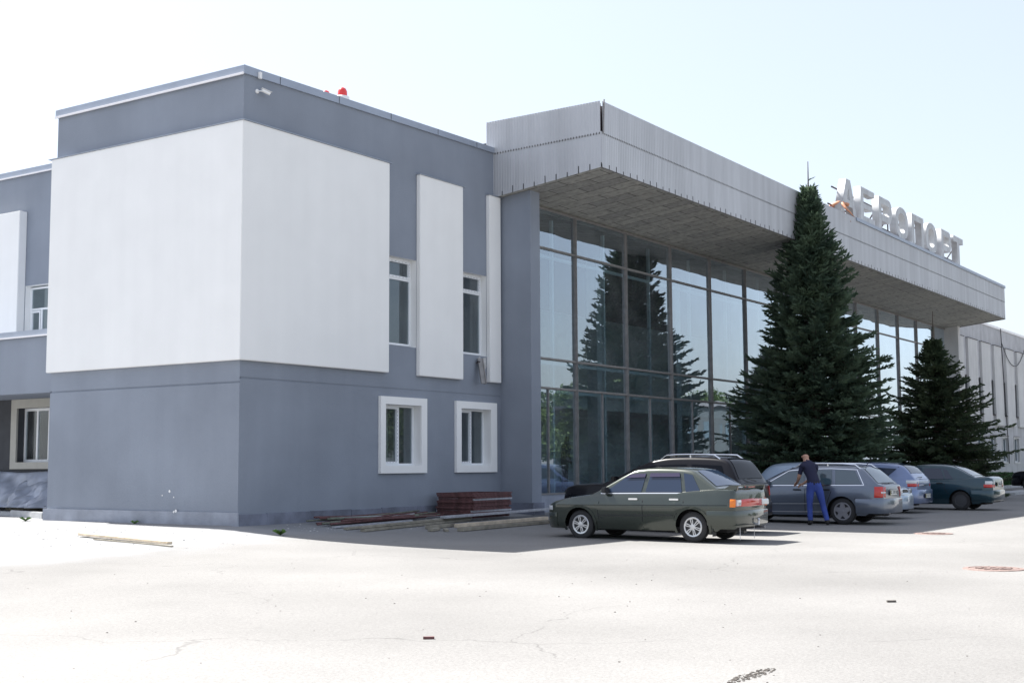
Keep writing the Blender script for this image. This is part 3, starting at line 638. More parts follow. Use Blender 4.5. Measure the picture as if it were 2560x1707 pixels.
# ------------------------------------------------------------ people (skinned skeletons)
def skinned(verts, edges, radii, subdiv=2, root=0):
    me = bpy.data.meshes.new('tmp'); me.from_pydata(verts, edges, []); ob = bpy.data.objects.new('tmp', me); col.objects.link(ob)
    md = ob.modifiers.new('s', 'SKIN'); md.use_smooth_shade = True
    for i, r in enumerate(radii):
        sv = me.skin_vertices[0].data[i]; sv.radius = r if isinstance(r, tuple) else (r, r); sv.use_root = (i == root)
    ss = ob.modifiers.new('d', 'SUBSURF'); ss.levels = subdiv; ss.render_levels = subdiv
    dg = bpy.context.evaluated_depsgraph_get(); out = bpy.data.meshes.new_from_object(ob.evaluated_get(dg)); bpy.data.objects.remove(ob)
    return out
def hand_chain(V, E, Rd, wrist, direc, side, curl, k=1.0):
    d = Vector(direc).normalized(); s = Vector(side).normalized(); c = Vector(curl).normalized(); w = Vector(V[wrist])
    palm = w+d*.07*k; V.append(tuple(palm)); Rd.append((.036*k,.018*k)); pi = len(V)-1; E.append((wrist, pi))
    for j, ln in enumerate((.075,.085,.08,.062)):
        b0 = palm+s*(-.026+.0175*j)*k+d*.025*k; b1 = b0+d*ln*.5*k+c*.008*k; b2 = b1+d*ln*.4*k+c*.02*k
        i0 = len(V); V += [tuple(b0), tuple(b1), tuple(b2)]; Rd += [.0095*k, .0088*k, .0075*k]; E += [(pi, i0), (i0, i0+1), (i0+1, i0+2)]
    b0 = w+d*.03*k-s*.035*k; b1 = b0+d*.035*k-s*.018*k+c*.01*k; i0 = len(V); V += [tuple(b0), tuple(b1)]; Rd += [.011*k, .009*k]; E += [(wrist, i0), (i0, i0+1)]
def person(label, loc, rz, J, cloth, handdirs, scale=1.0, shirt='shirt_navy', bare=False, trousers='jeans', skin='skin', legs=True):
    t = thing('person', label, 'person', loc, rz)
    V, E, Rd = [], [], []; idx = {}
    def v(n, p, r): idx[n] = len(V); V.append(p); Rd.append(r)
    for n, p, r in J: v(n, p, r)
    for a, c in cloth: E.append((idx[a], idx[c]))
    for n, dr, sd, cu in handdirs: hand_chain(V, E, Rd, idx[n], dr, sd, cu)
    me = skinned(V, E, Rd, 2, 0)
    me.transform(Matrix.Scale(scale, 4))
    for mm in (skin, shirt, trousers, 'shoe'): me.materials.append(M[mm])
    names = list(idx); P = [Vector(V[idx[n]])*scale for n in names]
    # materials by nearest bone
    reg = {}
    def region(n1, n2):
        s = n1+n2
        if 'foot' in s or 'toe' in s: return 3
        if any(k in s for k in ('knee', 'ankle', 'hip')): return 2
        if any(k in n1 for k in ('elbow', 'wrist')) and any(k in n2 for k in ('elbow', 'wrist')): return 0
        if 'head' in s or 'crown' in s or 'nose' in s or 'ear' in s: return 0
        if 'wrist' in s: return 0
        return 0 if bare else 1
    bones = [(Vector(V[idx[a]])*scale, Vector(V[idx[c]])*scale, region(a, c), a+c) for a, c in cloth]
    hv = [Vector(q)*scale for q in V[len(J):]]
    for f in me.polygons:
        c = f.center; best = 1e9; rg = 0
        for a, q, r_, nm in bones:
            ab = q-a; tt = max(0, min(1, (c-a).dot(ab)/max(ab.length_squared, 1e-9))); dd = (c-(a+ab*tt)).length
            if dd < best:
                best = dd; rg = r_
                if not bare and 'shoulder' in nm and 'elbow' in nm: rg = 1 if tt < .72 else 0
        for h in hv:
            if (c-h).length < best: best = (c-h).length; rg = 0
        f.material_index = rg
    me.shade_smooth()
    o = bpy.data.objects.new('body', me); col.objects.link(o); o.parent = t
    return t, idx, V
# man leaning at the estate car, seen from behind (local x right, y forward)
J = [('pelvis',(0,0,.95),(.165,.125)),('waist',(-.02,.03,1.09),(.155,.115)),('chest',(-.08,.10,1.30),(.185,.13)),('neckbase',(-.13,.15,1.47),(.095,.085)),('neck',(-.15,.18,1.53),.062),
     ('head',(-.17,.21,1.62),(.078,.092)),('crown',(-.18,.205,1.70),(.070,.082)),
     ('hip_l',(-.10,.0,.88),.115),('knee_l',(-.12,.03,.50),.075),('ankle_l',(-.12,-.02,.10),.065),('foot_l',(-.12,-.05,.045),.048),('toe_l',(-.15,.13,.035),.042),
     ('hip_r',(.10,.0,.88),.115),('knee_r',(.19,.02,.49),.075),('ankle_r',(.27,-.08,.10),.065),('foot_r',(.27,-.11,.045),.048),('toe_r',(.30,.07,.035),.042),
     ('shoulder_l',(-.27,.13,1.41),.072),('elbow_l',(-.34,.18,1.14),.048),('wrist_l',(-.36,.36,1.02),.030),
     ('shoulder_r',(.09,.16,1.40),.072),('elbow_r',(.02,.34,1.15),.048),('wrist_r',(-.20,.42,.99),.030)]
EB = [('pelvis','waist'),('waist','chest'),('chest','neckbase'),('neckbase','neck'),('neck','head'),('head','crown'),('pelvis','hip_l'),('hip_l','knee_l'),('knee_l','ankle_l'),('ankle_l','foot_l'),('foot_l','toe_l'),
      ('pelvis','hip_r'),('hip_r','knee_r'),('knee_r','ankle_r'),('ankle_r','foot_r'),('foot_r','toe_r'),('neckbase','shoulder_l'),('shoulder_l','elbow_l'),('elbow_l','wrist_l'),('neckbase','shoulder_r'),('shoulder_r','elbow_r'),('elbow_r','wrist_r')]
MANPOS = (11.40, -7.80, zg(11.4,-7.8)); MANROT = R(-62)
t, ix, VV = person('bald man in navy T-shirt and blue jeans leaning at the grey estate car', MANPOS, MANROT, J, EB,
       [('wrist_l',(-.3,.8,-.45),(.9,.3,0),(0,0,-1)),('wrist_r',(-.8,.4,-.4),(0,.4,1),(0,0,-1))])
b = MB(); b.lathe([(1.005,.163),(1.04,.160)], 24, 'z', (-.01,.01,0)); 
for i, (x, y, z) in enumerate(b.v): b.v[i] = (x, .01+(y-.01)*.80, z)
b.build('belt', 'shoe', t)
b = MB()
for sx in (-1, 1): b.lathe([(-.006,.001),(-.006,.02),(.006,.024),(.010,.012),(.010,.001)], 10, 'x', (-.175+sx*.080,.205,1.635))
b.build('ear', 'skin', t, smooth=True)
b = MB(); b.add([(-.185,.29,1.655),(-.165,.29,1.655),(-.16,.315,1.615),(-.19,.315,1.615),(-.175,.295,1.61)], [(0,1,2,3),(3,2,4)]); b.box(-.205,-.19,.288,.294,1.655,1.665); b.box(-.16,-.145,.288,.294,1.655,1.665); b.box(-.195,-.155,.285,.292,1.578,1.586); b.build('face', 'skin', t)
# shirtless worker on the roof behind the first letter
J2 = [('pelvis',(0,0,.95),(.15,.12)),('waist',(0,.10,1.05),(.14,.11)),('chest',(0,.36,1.12),(.175,.125)),('neckbase',(0,.52,1.10),(.08,.07)),('neck',(0,.58,1.10),.055),('head',(0,.66,1.07),(.075,.088)),('crown',(0,.72,1.01),(.068,.075)),
     ('hip_l',(-.10,0,.88),.11),('knee_l',(-.12,.05,.48),.07),('ankle_l',(-.12,-.03,.09),.055),('foot_l',(-.12,-.05,.045),.045),('toe_l',(-.14,.12,.035),.04),
     ('hip_r',(.10,0,.88),.11),('knee_r',(.14,.08,.48),.07),('ankle_r',(.16,0,.09),.055),('foot_r',(.16,-.02,.045),.045),('toe_r',(.18,.15,.035),.04),
     ('shoulder_l',(-.19,.48,1.08),.065),('elbow_l',(-.30,.52,.82),.045),('wrist_l',(-.26,.66,.60),.028),
     ('shoulder_r',(.19,.48,1.08),.065),('elbow_r',(.34,.60,.86),.045),('wrist_r',(.36,.78,.66),.028)]
t, ix, VV = person('shirtless sunburnt worker bending over the canopy edge below the letter A', (30.75*K, -3.05*K, 10.9*K), R(200), J2, EB,
       [('wrist_l',(.1,.5,-.8),(1,0,0),(0,1,0)),('wrist_r',(.1,.5,-.8),(1,0,0),(0,1,0))], bare=True, skin='skin_tan', trousers='red_cloth')
# dim figure standing inside the hall
J3 = [(n, (x*.8+(.05 if n in ('neck','head','crown') else 0), y*.3, z), r) for n, (x, y, z), r in J]
t, ix, VV = person('dim dark figure standing inside the hall behind the glass', (17.9*K, 2.2*K, .42*K), R(200), J3, EB,
       [('wrist_l',(0,.2,-.9),(0,1,0),(1,0,0)),('wrist_r',(0,.2,-.9),(0,1,0),(-1,0,0))], shirt='dark', trousers='dark', skin='rust_dark')
# ------------------------------------------------------------ cars (local: x right, y forward, origin on the ground mid rear axle)
def lerp_list(L, y):
    if y <= L[0][0]: return L[0][1]
    for (a, va), (c, vc) in zip(L, L[1:]):
        if y <= c: return va+(vc-va)*(y-a)/(c-a)
    return L[-1][1]
def smooth_poly(P, n=2):
    for _ in range(n):
        Q = [P[0]]
        for a, c in zip(P, P[1:]): Q += [(a[0]*.75+c[0]*.25, a[1]*.75+c[1]*.25), (a[0]*.25+c[0]*.75, a[1]*.25+c[1]*.75)]
        P = Q+[P[-1]]
    return P
def plate_on(par, x, y, z, facing, txt, w=.50, h=.112, tilt=0):
    b = MB(); b.box(-w/2-.01,w/2+.01,-.006,.0,-h/2-.01,h/2+.01,1); b.box(-w/2,w/2,-.012,-.006,-h/2,h/2,0); b.box(-w/2+.004,-w/2+.04,-.014,-.012,-h/2+.004,h/2-.004,2)
    o = b.build('number_plate', ['plate','black_plastic','plate_blue'], par); o.location = (x, y, z); o.rotation_euler = (0, 0, 0 if facing < 0 else math.pi)
    me = text_mesh(txt, .115, .001); me.transform(Matrix.Rotation(R(90), 4, 'X')); me.transform(Matrix.Translation((.02,-.0145,-.0))); me.materials.clear(); me.materials.append(M['plate_text'])
    q = bpy.data.objects.new('plate_text', me); col.objects.link(q); q.parent = o
def wheel(par, x, y, side, r, w, rim, style, rr):
    root = bpy.data.objects.new('wheel', None)
    b = MB(); n = 36
    prof = [(-w/2+.01, rr), (-w/2, rr+.02), (-w/2, r-.035), (-w/2+.02, r-.006), (-w/4, r), (w/4, r), (w/2-.02, r-.006), (w/2, r-.035), (w/2, rr+.02), (w/2-.01, rr)]
    b.lathe(prof, n, 'x'); t = b.build('wheel', 'tyre', par, smooth=True); t.location = (x, y, r)
    s = side*w/2
    b = MB()
    b.lathe([(s*.96, rr+.012), (s*1.02, rr+.004), (s*.98, rr-.02), (s*.3, rr-.03), (s*.3, .001)], n, 'x', mi=0)
    if style == 'cap': b.lathe([(s*.9, rr-.01), (s*.98, rr*.7), (s*.93, rr*.3), (s*1.0, .001)], n, 'x', mi=0)
    else:
        ns, wd = (6, .027) if style == 'six' else (5, .058)
        b.lathe([(s*.70, rr-.01),(s*.70,.05)], n, 'x', mi=1)
        for k in range(ns):
            a = 2*math.pi*k/ns+.3; ca, sa = math.cos(a), math.sin(a)
            def P(rad, off, xx): return (xx, rad*ca-off*sa, rad*sa+off*ca)
            w0, w1 = wd*(.75 if style == 'six' else 1.25), wd*(1.15 if style == 'six' else .8)
            vs = [P(.035,-w0,s*.93),P(.035,w0,s*.93),P(rr-.012,w1,s*.97),P(rr-.012,-w1,s*.97),P(.035,-w0,s*.6),P(.035,w0,s*.6),P(rr-.012,w1,s*.6),P(rr-.012,-w1,s*.6)]
            b.add(vs, [(0,1,2,3),(0,4,5,1),(1,5,6,2),(2,6,7,3),(3,7,4,0)], 0)
            if style == 'six':
                b.add([P(.07,-.007,s*.94+side*.001),P(.07,.007,s*.94+side*.001),P(rr-.03,.010,s*.97+side*.001),P(rr-.03,-.010,s*.97+side*.001)], [(0,1,2,3)], 1)
        b.lathe([(s*.9,.055),(s*1.0,.05),(s*1.02,.03),(s*1.02,.001)], 16, 'x', mi=0)
    b.build('rim', [rim, 'black_plastic'], t, smooth=True)
def car(name, label, near, heading, S):
    """near = world position of the left rear tyre contact; heading in degrees; S = spec"""
    hw, wb, rw = S['hw'], S['wb'], S['r']; h = R(heading); fwd = Vector((math.cos(h), math.sin(h))); rgt = Vector((math.sin(h), -math.cos(h)))
    c = Vector(near[:2])+rgt*(hw-.06) if not S.get('nosefirst') else Vector(near[:2])
    root = thing(name, label, 'car', (c.x, c.y, zg(c.x, c.y)+.004), h-math.pi/2, 'cars parked in front of the terminal')
    rear, front = -S['ro'], wb+S['fo']; paint = S['paint']; zs = S['sill']; top = S['top']; ar = rw+S.get('arch', .06)
    # plan half width
    ol_r = S.get('plan_r', [(1,.55),(.99,.35),(.965,.18),(.90,.07),(.80,.02),(.0,.0)]); ol_f = S.get('plan_f', [(1,.70),(.98,.45),(.94,.25),(.85,.10),(.72,.03),(0,.0)])
    outline = [(0, rear)]+[(f*hw, rear+dy) for f, dy in reversed(ol_r) if f > 0]+[(f*hw, front-dy) for f, dy in ol_f if f > 0]+[(0, front)]
    def wy(y): return lerp_list([(yy, xx) for xx, yy in outline[1:-1]], y)
    def fz(z):
        if S.get('crease'):
            zc = S['crease']; return 1-.075*max(0, z-zc)/.3-.035*max(0, zc-z)/.4-.05*max(0, .33-z)/.1
        return 1-.07*max(0, (.45-z)/.45)**1.5-S.get('tumble', .05)*max(0, (z-.60)/.35)**2
    def zt(y): return lerp_list(top, y)
    def zb(y):
        z = zs
        if y < .02+rear+.35: z = zs+.05
        for yc in (0, wb):
            if abs(y-yc) < ar: z = max(z, rw+math.sqrt(max(ar*ar-(y-yc)**2, 0)))
        return z
    ys = set([rear+.02, front-.03]); y = rear+.02
    for _ in range(46): y += (front-rear-.05)/46; ys.add(round(y, 4))
    for yc in (0, wb):
        ys = {q for q in ys if abs(q-yc) > ar+.02}
        for k in range(13): ys.add(round(yc+ar*math.cos(math.pi*k/12)*.9995, 4))
        ys.add(round(yc-ar-.004, 4)); ys.add(round(yc+ar+.004, 4))
    for a, _ in top: ys.add(a) if rear+.02 < a < front-.03 and min(abs(a-q) for q in ys) > .015 else None
    for f, dy in ol_r+ol_f: pass
    ys = sorted(q for q in ys if rear+.015 <= q <= front-.025)
    ys = [rear+.0]+ys+[front-.0]
    NL = 9; secs = []
    for y in ys:
        end = y in (ys[0], ys[-1]); w = wy(y)*(.97 if end else 1); z0, z1 = zb(y), zt(y)-(.03 if end else 0); z0 += .03 if end else 0
        sec = [(0, z0)] if False else []
        for k in range(NL):
            t = k/(NL-1); z = z0+(z1-.035-z0)*t; sec.append((w*fz(z), z))
        e = sec[-1][0]; sec += [(e*.985, z1-.012), (e*.95, z1), (e*.7, z1+.012), (e*.35, z1+.02), (0, z1+.022)]
        secs.append(sec)
    b = MB(); n = len(secs[0]); m2 = 2*n-1; vs = []
    for y, sec in zip(ys, secs):
        ring = [(-x, y, z) for x, z in sec]+[(x, y, z) for x, z in reversed(sec[:-1])]; vs += ring
    fs = [(i*m2+k, i*m2+k+1, (i+1)*m2+k+1, (i+1)*m2+k) for i in range(len(ys)-1) for k in range(m2-1)]
    fs += [tuple(range(m2)), tuple(range((len(ys)-1)*m2, len(ys)*m2))[::-1]]
    b.add(vs, fs)
    o = b.build('body', paint, root, smooth=True)
    b = MB(); b.box(-hw*.80,hw*.80,rear+.12,front-.15,zs+.03,zs+.07); b.box(-hw*.62,hw*.62,-ar,wb+ar,zs+.0,.75)
    b.box(-hw*.55,hw*.55,rear+.3,front-.4,zs-.03,zs+.03); b.build('underbody', 'dark', root)
    # greenhouse
    roof = smooth_poly(S['roof'], S.get('soft', 2)); zmax = max(z for _, z in roof); bz = S['belt']; inset = S.get('inset', .17)
    def gx(y, z): 
        base = wy(y)*fz(bz)*.985; return base-inset*max(0, (z-bz))/(zmax-bz)
    def zroof(y): return lerp_list(roof, y)
    def gsec(y, zr):
        zb_ = min(bz-.04, zr-.01); H = zr-bz; mm = max(0, min(1, H/.25)); ze = max(zr-.075*mm, zb_+.005)
        s = []
        for k in range(6): z = zb_+(ze-zb_)*k/5; s.append((gx(y, z), z))
        e = gx(y, ze); s += [(e-.018*mm, zr-.035*mm), (e-.05*mm, zr-.012*mm), (e*.75, zr+.006*mm), (e*.4, zr+.018*mm), (0, zr+.022*mm)]
        return s
    b = MB(); vs = []
    for y, zr in roof:
        sec = gsec(y, zr); vs += [(-x, y, z) for x, z in sec]+[(x, y, z) for x, z in reversed(sec[:-1])]
    n = 11; m2 = 21; fs = [(i*m2+k, i*m2+k+1, (i+1)*m2+k+1, (i+1)*m2+k) for i in range(len(roof)-1) for k in range(m2-1)]+[tuple(range(m2)), tuple(range((len(roof)-1)*m2, len(roof)*m2))[::-1]]
    b.add(vs, fs); b.build('roof', S.get('roofpaint', paint), root, smooth=True)
    # glass
    def sxz(y, z, off):
        return (gx(y, z) if z > bz-.02 else wy(y)*fz(z))+off
    def quadpatch(cor, off, mi, mb, side, nu=8, nv=5, thick=False):
        (y0,z0),(y1,z1),(y2,z2),(y3,z3) = cor; vs = []
        for i in range(nu+1):
            for j in range(nv+1):
                s, t = i/nu, j/nv
                y = (y0*(1-s)+y1*s)*(1-t)+(y3*(1-s)+y2*s)*t; z = (z0*(1-s)+z1*s)*(1-t)+(z3*(1-s)+z2*s)*t
                vs.append((side*sxz(y, z, off), y, z))
        mb.add(vs, [(i*(nv+1)+j,(i+1)*(nv+1)+j,(i+1)*(nv+1)+j+1,i*(nv+1)+j+1) for i in range(nu) for j in range(nv)], mi)
    gm = S.get('glass', 'car_glass')
    for side in (-1, 1):
        for cor in S['side_win']:
            b = MB(); quadpatch(cor, .008, 0, b, side); wo = b.build('side_window', gm, root, smooth=True)
            if S.get('visors') and cor in S['visors']:
                (y0,z0),(y1,z1),(y2,z2),(y3,z3) = cor; f = .80
                b = MB(); quadpatch([(y3+(y0-y3)*(1-f)*1.0, z3+(z0-z3)*(1-f)),(y2+(y1-y2)*(1-f), z2+(z1-z2)*(1-f)),(y2,z2),(y3,z3)], .028, 0, b, side, 8, 1); b.build('rain_visor', 'visor', wo, smooth=True)
    def screen(i0, i1, f0, f1, nm, off=.010):
        # between roof-profile fractions
        L = [0]
        for a, c_ in zip(roof, roof[1:]): L.append(L[-1]+math.hypot(c_[0]-a[0], c_[1]-a[1]))
        def at(s): 
            s *= L[-1]
            for k in range(len(L)-1):
                if s <= L[k+1]: t = (s-L[k])/(L[k+1]-L[k]); return (roof[k][0]*(1-t)+roof[k+1][0]*t, roof[k][1]*(1-t)+roof[k+1][1]*t, roof[k+1][1]-roof[k][1], roof[k+1][0]-roof[k][0])
            return (*roof[-1], 0, 1)
        vs = []; NU, NV = 10, 10
        for i in range(NU+1):
            s = i0+(i1-i0)*i/NU; y, z, dz, dy = at(s); l = math.hypot(dz, dy); ny, nz_ = -dz/l, dy/l
            e = gx(y, max(z-.05, bz)); f = f0+(f1-f0)*i/NU; mm = max(0, min(1, (z-bz)/.25))
            for j in range(NV+1):
                q = (j/NV*2-1)*f; x = q*e; zz = z+mm*(.022-.03*q*q)
                vs.append((x, y+ny*off, zz+nz_*off))
        b = MB(); b.add(vs, [(i*(NV+1)+j,(i+1)*(NV+1)+j,(i+1)*(NV+1)+j+1,i*(NV+1)+j+1) for i in range(NU) for j in range(NV)])
        return b.build(nm, gm, root, smooth=True)
    rwn = screen(*S['rear_screen'], 'rear_window'); screen(*S['wind_screen'], 'windscreen')
    # bands following the plan outline
    def outline_pts(part, y_side, x_end, off):
        O = outline if part == 'rear' else outline[::-1]
        pts = [p for p in O if (p[1] < y_side if part == 'rear' else p[1] > y_side)]
        pts = [p for p in pts if p[0] > x_end+1e-6]; pts.sort(key=lambda p: (p[0], p[1] if part == 'rear' else -p[1]))
        out = [(x_end, (rear if part == 'rear' else front))]+sorted(pts, key=lambda p: (p[1] if part == 'rear' else -p[1]))
        out.append((wy(y_side), y_side)); return [(x, y) for x, y in out]
    def band(mb, part, y_side, x_end, z0, z1, off, side, mi=0, both=False, lip=.012):
        P = outline_pts(part, y_side, x_end, off); n = len(P); vs = []
        sgn = -1 if part == 'rear' else 1
        for k, (x, y) in enumerate(P):
            a = P[max(k-1, 0)]; c_ = P[min(k+1, n-1)]; tx, ty = c_[0]-a[0], c_[1]-a[1]; l = math.hypot(tx, ty) or 1
            nx, ny = abs(ty)/l, sgn*abs(tx)/l
            for z, o_ in ((z0, -.05), (z0, off-lip), (z0+.02, off), (z1-.02, off), (z1, off-lip), (z1, -.05)):
                vs.append((side*(x*fz(z)+nx*o_), y+ny*o_, z))
        mb.add(vs, [(i*6+j, (i+1)*6+j, (i+1)*6+j+1, i*6+j+1) for i in range(n-1) for j in range(5)]+[tuple(range((n-1)*6, n*6)), tuple(range(6))], mi)
    for part, y_side, z0, z1, off, mt in S['bumpers']:
        b = MB()
        for side in (-1, 1): band(b, part, y_side, 0, z0, z1, off, side)
        b.build('bumper', mt, root, smooth=True)
    for nm, part, y_side, x_end, z0, z1, off, mt in S['lamps']:
        for side in (-1, 1):
            b = MB(); band(b, part, y_side, x_end, z0, z1, off, side); b.build(nm, mt, root, smooth=True)
    # strips on the side
    def strip(mb, pts, w, off, side, mi=0):
        P = []
        for a, c_ in zip(pts, pts[1:]):
            nn = max(1, int(math.hypot(c_[0]-a[0], c_[1]-a[1])/.12))
            for k in range(nn): P.append((a[0]+(c_[0]-a[0])*k/nn, a[1]+(c_[1]-a[1])*k/nn))
        P.append(pts[-1]); vs = []
        for k, (y, z) in enumerate(P):
            a = P[max(k-1,0)]; c_ = P[min(k+1,len(P)-1)]; ty, tz = c_[0]-a[0], c_[1]-a[1]; l = math.hypot(ty, tz) or 1; ny, nz_ = -tz/l*w/2, ty/l*w/2
            for s, o_ in ((1, -.004), (1, off), (-1, off), (-1, -.004)): vs.append((side*sxz(y+ny*s, z+nz_*s, o_), y+ny*s, z+nz_*s))
        mb.add(vs, [(i*4+j,(i+1)*4+j,(i+1)*4+j+1,i*4+j+1) for i in range(len(P)-1) for j in range(3)], mi)
    for nm, mt, w, off, lines in S['strips']:
        for side in (-1, 1):
            b = MB()
            for pts in lines: strip(b, pts, w, off, side)
            b.build(nm, mt, root)
    # wheel arch lips
    if S.get('lips'):
        for side in (-1, 1):
            for yc in (0, wb):
                b = MB(); strip(b, [(yc+(ar+.022)*math.cos(R(a)), rw+(ar+.022)*math.sin(R(a))) for a in range(-18, 199, 12)], .05, .014, side); b.build('wheel_arch', S['lips'], root)
    for side in (-1, 1):
        for y, z in S['handles']:
            b = MB(); x = side*(wy(y)*fz(z)+.012); b.box(min(x, x+side*.022), max(x, x+side*.022), y-.10, y+.10, z-.014, z+.020); b.build('door_handle', S.get('handle_mat', paint), root, bevel=.006)
        y, z = S['mirror']; x = side*(gx(y, z)+.09)
        b = MB(); b.box(x-.09, x+.09, y-.05, y+.06, z-.055, z+.065); b.bar((x-side*.12, y+.02, z-.05), (x, y, z-.02), .05); b.build('wing_mirror', S.get('mirror_mat', paint), root, bevel=.02)
        for yc in (0, wb): wheel(root, side*(hw-.06-S['tw']/2), yc, side, rw, S['tw'], S['rim'], S['style'], S['rr'])
    if S.get('rails'):
        y0, y1, z0, mt, rise = S['rails']
        for side in (-1, 1):
            b = MB(); xs_ = lambda y: side*(gx(y, zroof(y)-.05)-.05)
            P = [(xs_(y0), y0, zroof(y0)-.02)]+[(xs_(y), y, zroof(y)+rise) for y in np.linspace(y0+.14, y1-.14, 6)]+[(xs_(y1), y1, zroof(y1)-.02)]
            b.tube(P, .020, 8); ym = (y0+y1)/2; b.tube([(xs_(ym), ym, zroof(ym)-.02), (xs_(ym), ym, zroof(ym)+rise)], .02, 6); b.build('roof_rail', mt, root, smooth=True)
    if S.get('spoiler'):
        y0, y1, z, lift, ww = S['spoiler']; b = MB()
        b.box(-ww, ww, y0, y1, z+lift-.012, z+lift+.012); 
        for s_ in (-1, 1): b.prism([(y0+.02,z-.03),(y1+.15,z-.03),(y1,z+lift),(y0,z+lift)], 'x', s_*ww-.03, s_*ww+.03)
        b.box(-.16,.16,y0-.004,y0+.02,z+lift-.04,z+lift-.013,1); b.build('spoiler', [paint, 'red_lamp'], root, bevel=.008)
    if S.get('wiper'):
        x0, y0, z0, x1, y1, z1 = S['wiper']; b = MB(); b.tube([(x0,y0,z0),((x0+x1)/2,(y0+y1)/2-.02,(z0+z1)/2),(x1,y1,z1)], [.016,.011,.006], 6); b.build('wiper', 'black_plastic', root)
    if S.get('extra'): S['extra'](root)
    return root

# 1 dark green notchback in the foreground
def lada_extra(root):
    plate_on(root, .0, -.885, .47, -1, 'BI 1094 AI')
    me = text_mesh('LADA', .05, .001); me.transform(Matrix.Rotation(R(90), 4, 'X')); me.transform(Matrix.Translation((-.50,-.838,.835))); me.materials.clear(); me.materials.append(M['silver_trim'])
    o = bpy.data.objects.new('lettering', me); col.objects.link(o); o.parent = root
    b = MB(); b.tube([(.10,-.80,.33),(.10,-.97,.33)], .022, 10); b.tube([(.10,-.965,.33),(.10,-.965,.40)], .02, 8); b.lathe([(-.025,.001),(-.022,.018),(0,.028),(.022,.018),(.028,.001)], 12, 'z', (.10,-.965,.42)); b.build('tow_bar', 'silver_trim', root, smooth=True)
    b = MB(); b.tube([(.48,-.72,.26),(.48,-.93,.265)], .028, 12); b.build('exhaust', 'alloy_dull', root, smooth=True)
    b = MB(); b.box(-.40,-.385,-.80,-.795,.05,.32); b.box(.26,.272,-.80,-.795,.05,.32); b.build('earth_strap', 'silver_trim', root)
    for s in (-1,1):
        b = MB(); b.box(s*.70-.07,s*.70+.07,-.42,-.405,.12,.36); b.build('mud_flap', 'black_plastic', root)
    b = MB()
    for x in (-.33,.33):
        b.box(x-.19,x+.19,.15,.26,.45,.9); b.box(x-.22,x+.22,.95,1.06,.45,.9)
    b.build('seat', 'black_plastic', root)
lada = dict(crease=.675, soft=1, hw=.825, wb=2.46, ro=.86, fo=.86, r=.288, tw=.18, rr=.178, rim='alloy', style='six', sill=.21, paint='paint_green', belt=.885, inset=.20, arch=.055,
  plan_r=[(1,.60),(.985,.30),(.955,.12),(.93,.035),(.88,.01),(.0,.0)],
  top=[(-.86,.95),(-.82,.99),(-.45,.995),(-.10,.975),(.35,.935),(1.9,.90),(2.15,.885),(2.7,.82),(3.05,.75),(3.22,.68),(3.33,.58)],
  roof=[(-.54,.96),(-.48,1.0),(-.02,1.31),(.12,1.37),(.65,1.40),(1.15,1.39),(1.40,1.34),(2.12,.91),(2.24,.86)],
  side_win=[[(.22,.94),(1.0,.935),(.94,1.30),(.32,1.305)],[(1.09,.935),(1.90,.925),(1.39,1.28),(1.04,1.295)],[(-.16,.96),(.14,.945),(.24,1.30),(.05,1.265)]],
  rear_screen=(.05,.225,.80,.74), wind_screen=(.755,.955,.80,.86),
  bumpers=[('rear',-.33,.33,.60,.045,'paint_green'),('front',3.0,.24,.52,.022,'paint_green')],
  lamps=[('tail_light','rear',-.79,.0,.665,.815,.012,'red_lamp'),('indicator','rear',-.77,.735,.667,.813,.018,'amber_lamp'),('reversing_light','rear',-.90,.50,.69,.80,.020,'clear_lamp'),('headlight','front',3.12,.42,.56,.66,.008,'clear_lamp')],
  strips=[('belt_trim','silver_trim',.018,.014,[[(-.18,.925),(.80,.918),(1.98,.905)],[(-.18,.925),(-.25,.965)]]),('side_moulding','black_plastic',.018,.012,[[(.40,.50),(2.05,.48)]]),
          ('crease','paint_black',.010,.004,[[(-.72,.70),(3.0,.675)]]),('door_seam','dark',.013,.003,[[(.34,.52),(.18,.62),(.16,.90)],[(1.05,.26),(1.04,.90)],[(2.0,.26),(2.04,.55),(1.98,.88)],[(.38,.26),(.36,.5)]])],
  handles=[(.36,.80),(1.24,.80)], handle_mat='chrome', mirror=(1.84,.965), mirror_mat='black_plastic', lips='paint_green', spoiler=(-.88,-.70,1.0,.06,.62), extra=lada_extra)
lada['visors'] = lada['side_win'][:2]
car('sedan_car', 'dark green notchback saloon with shiny six-spoke hubcaps, nearest to the camera', (3.61,-8.33), 90, lada)

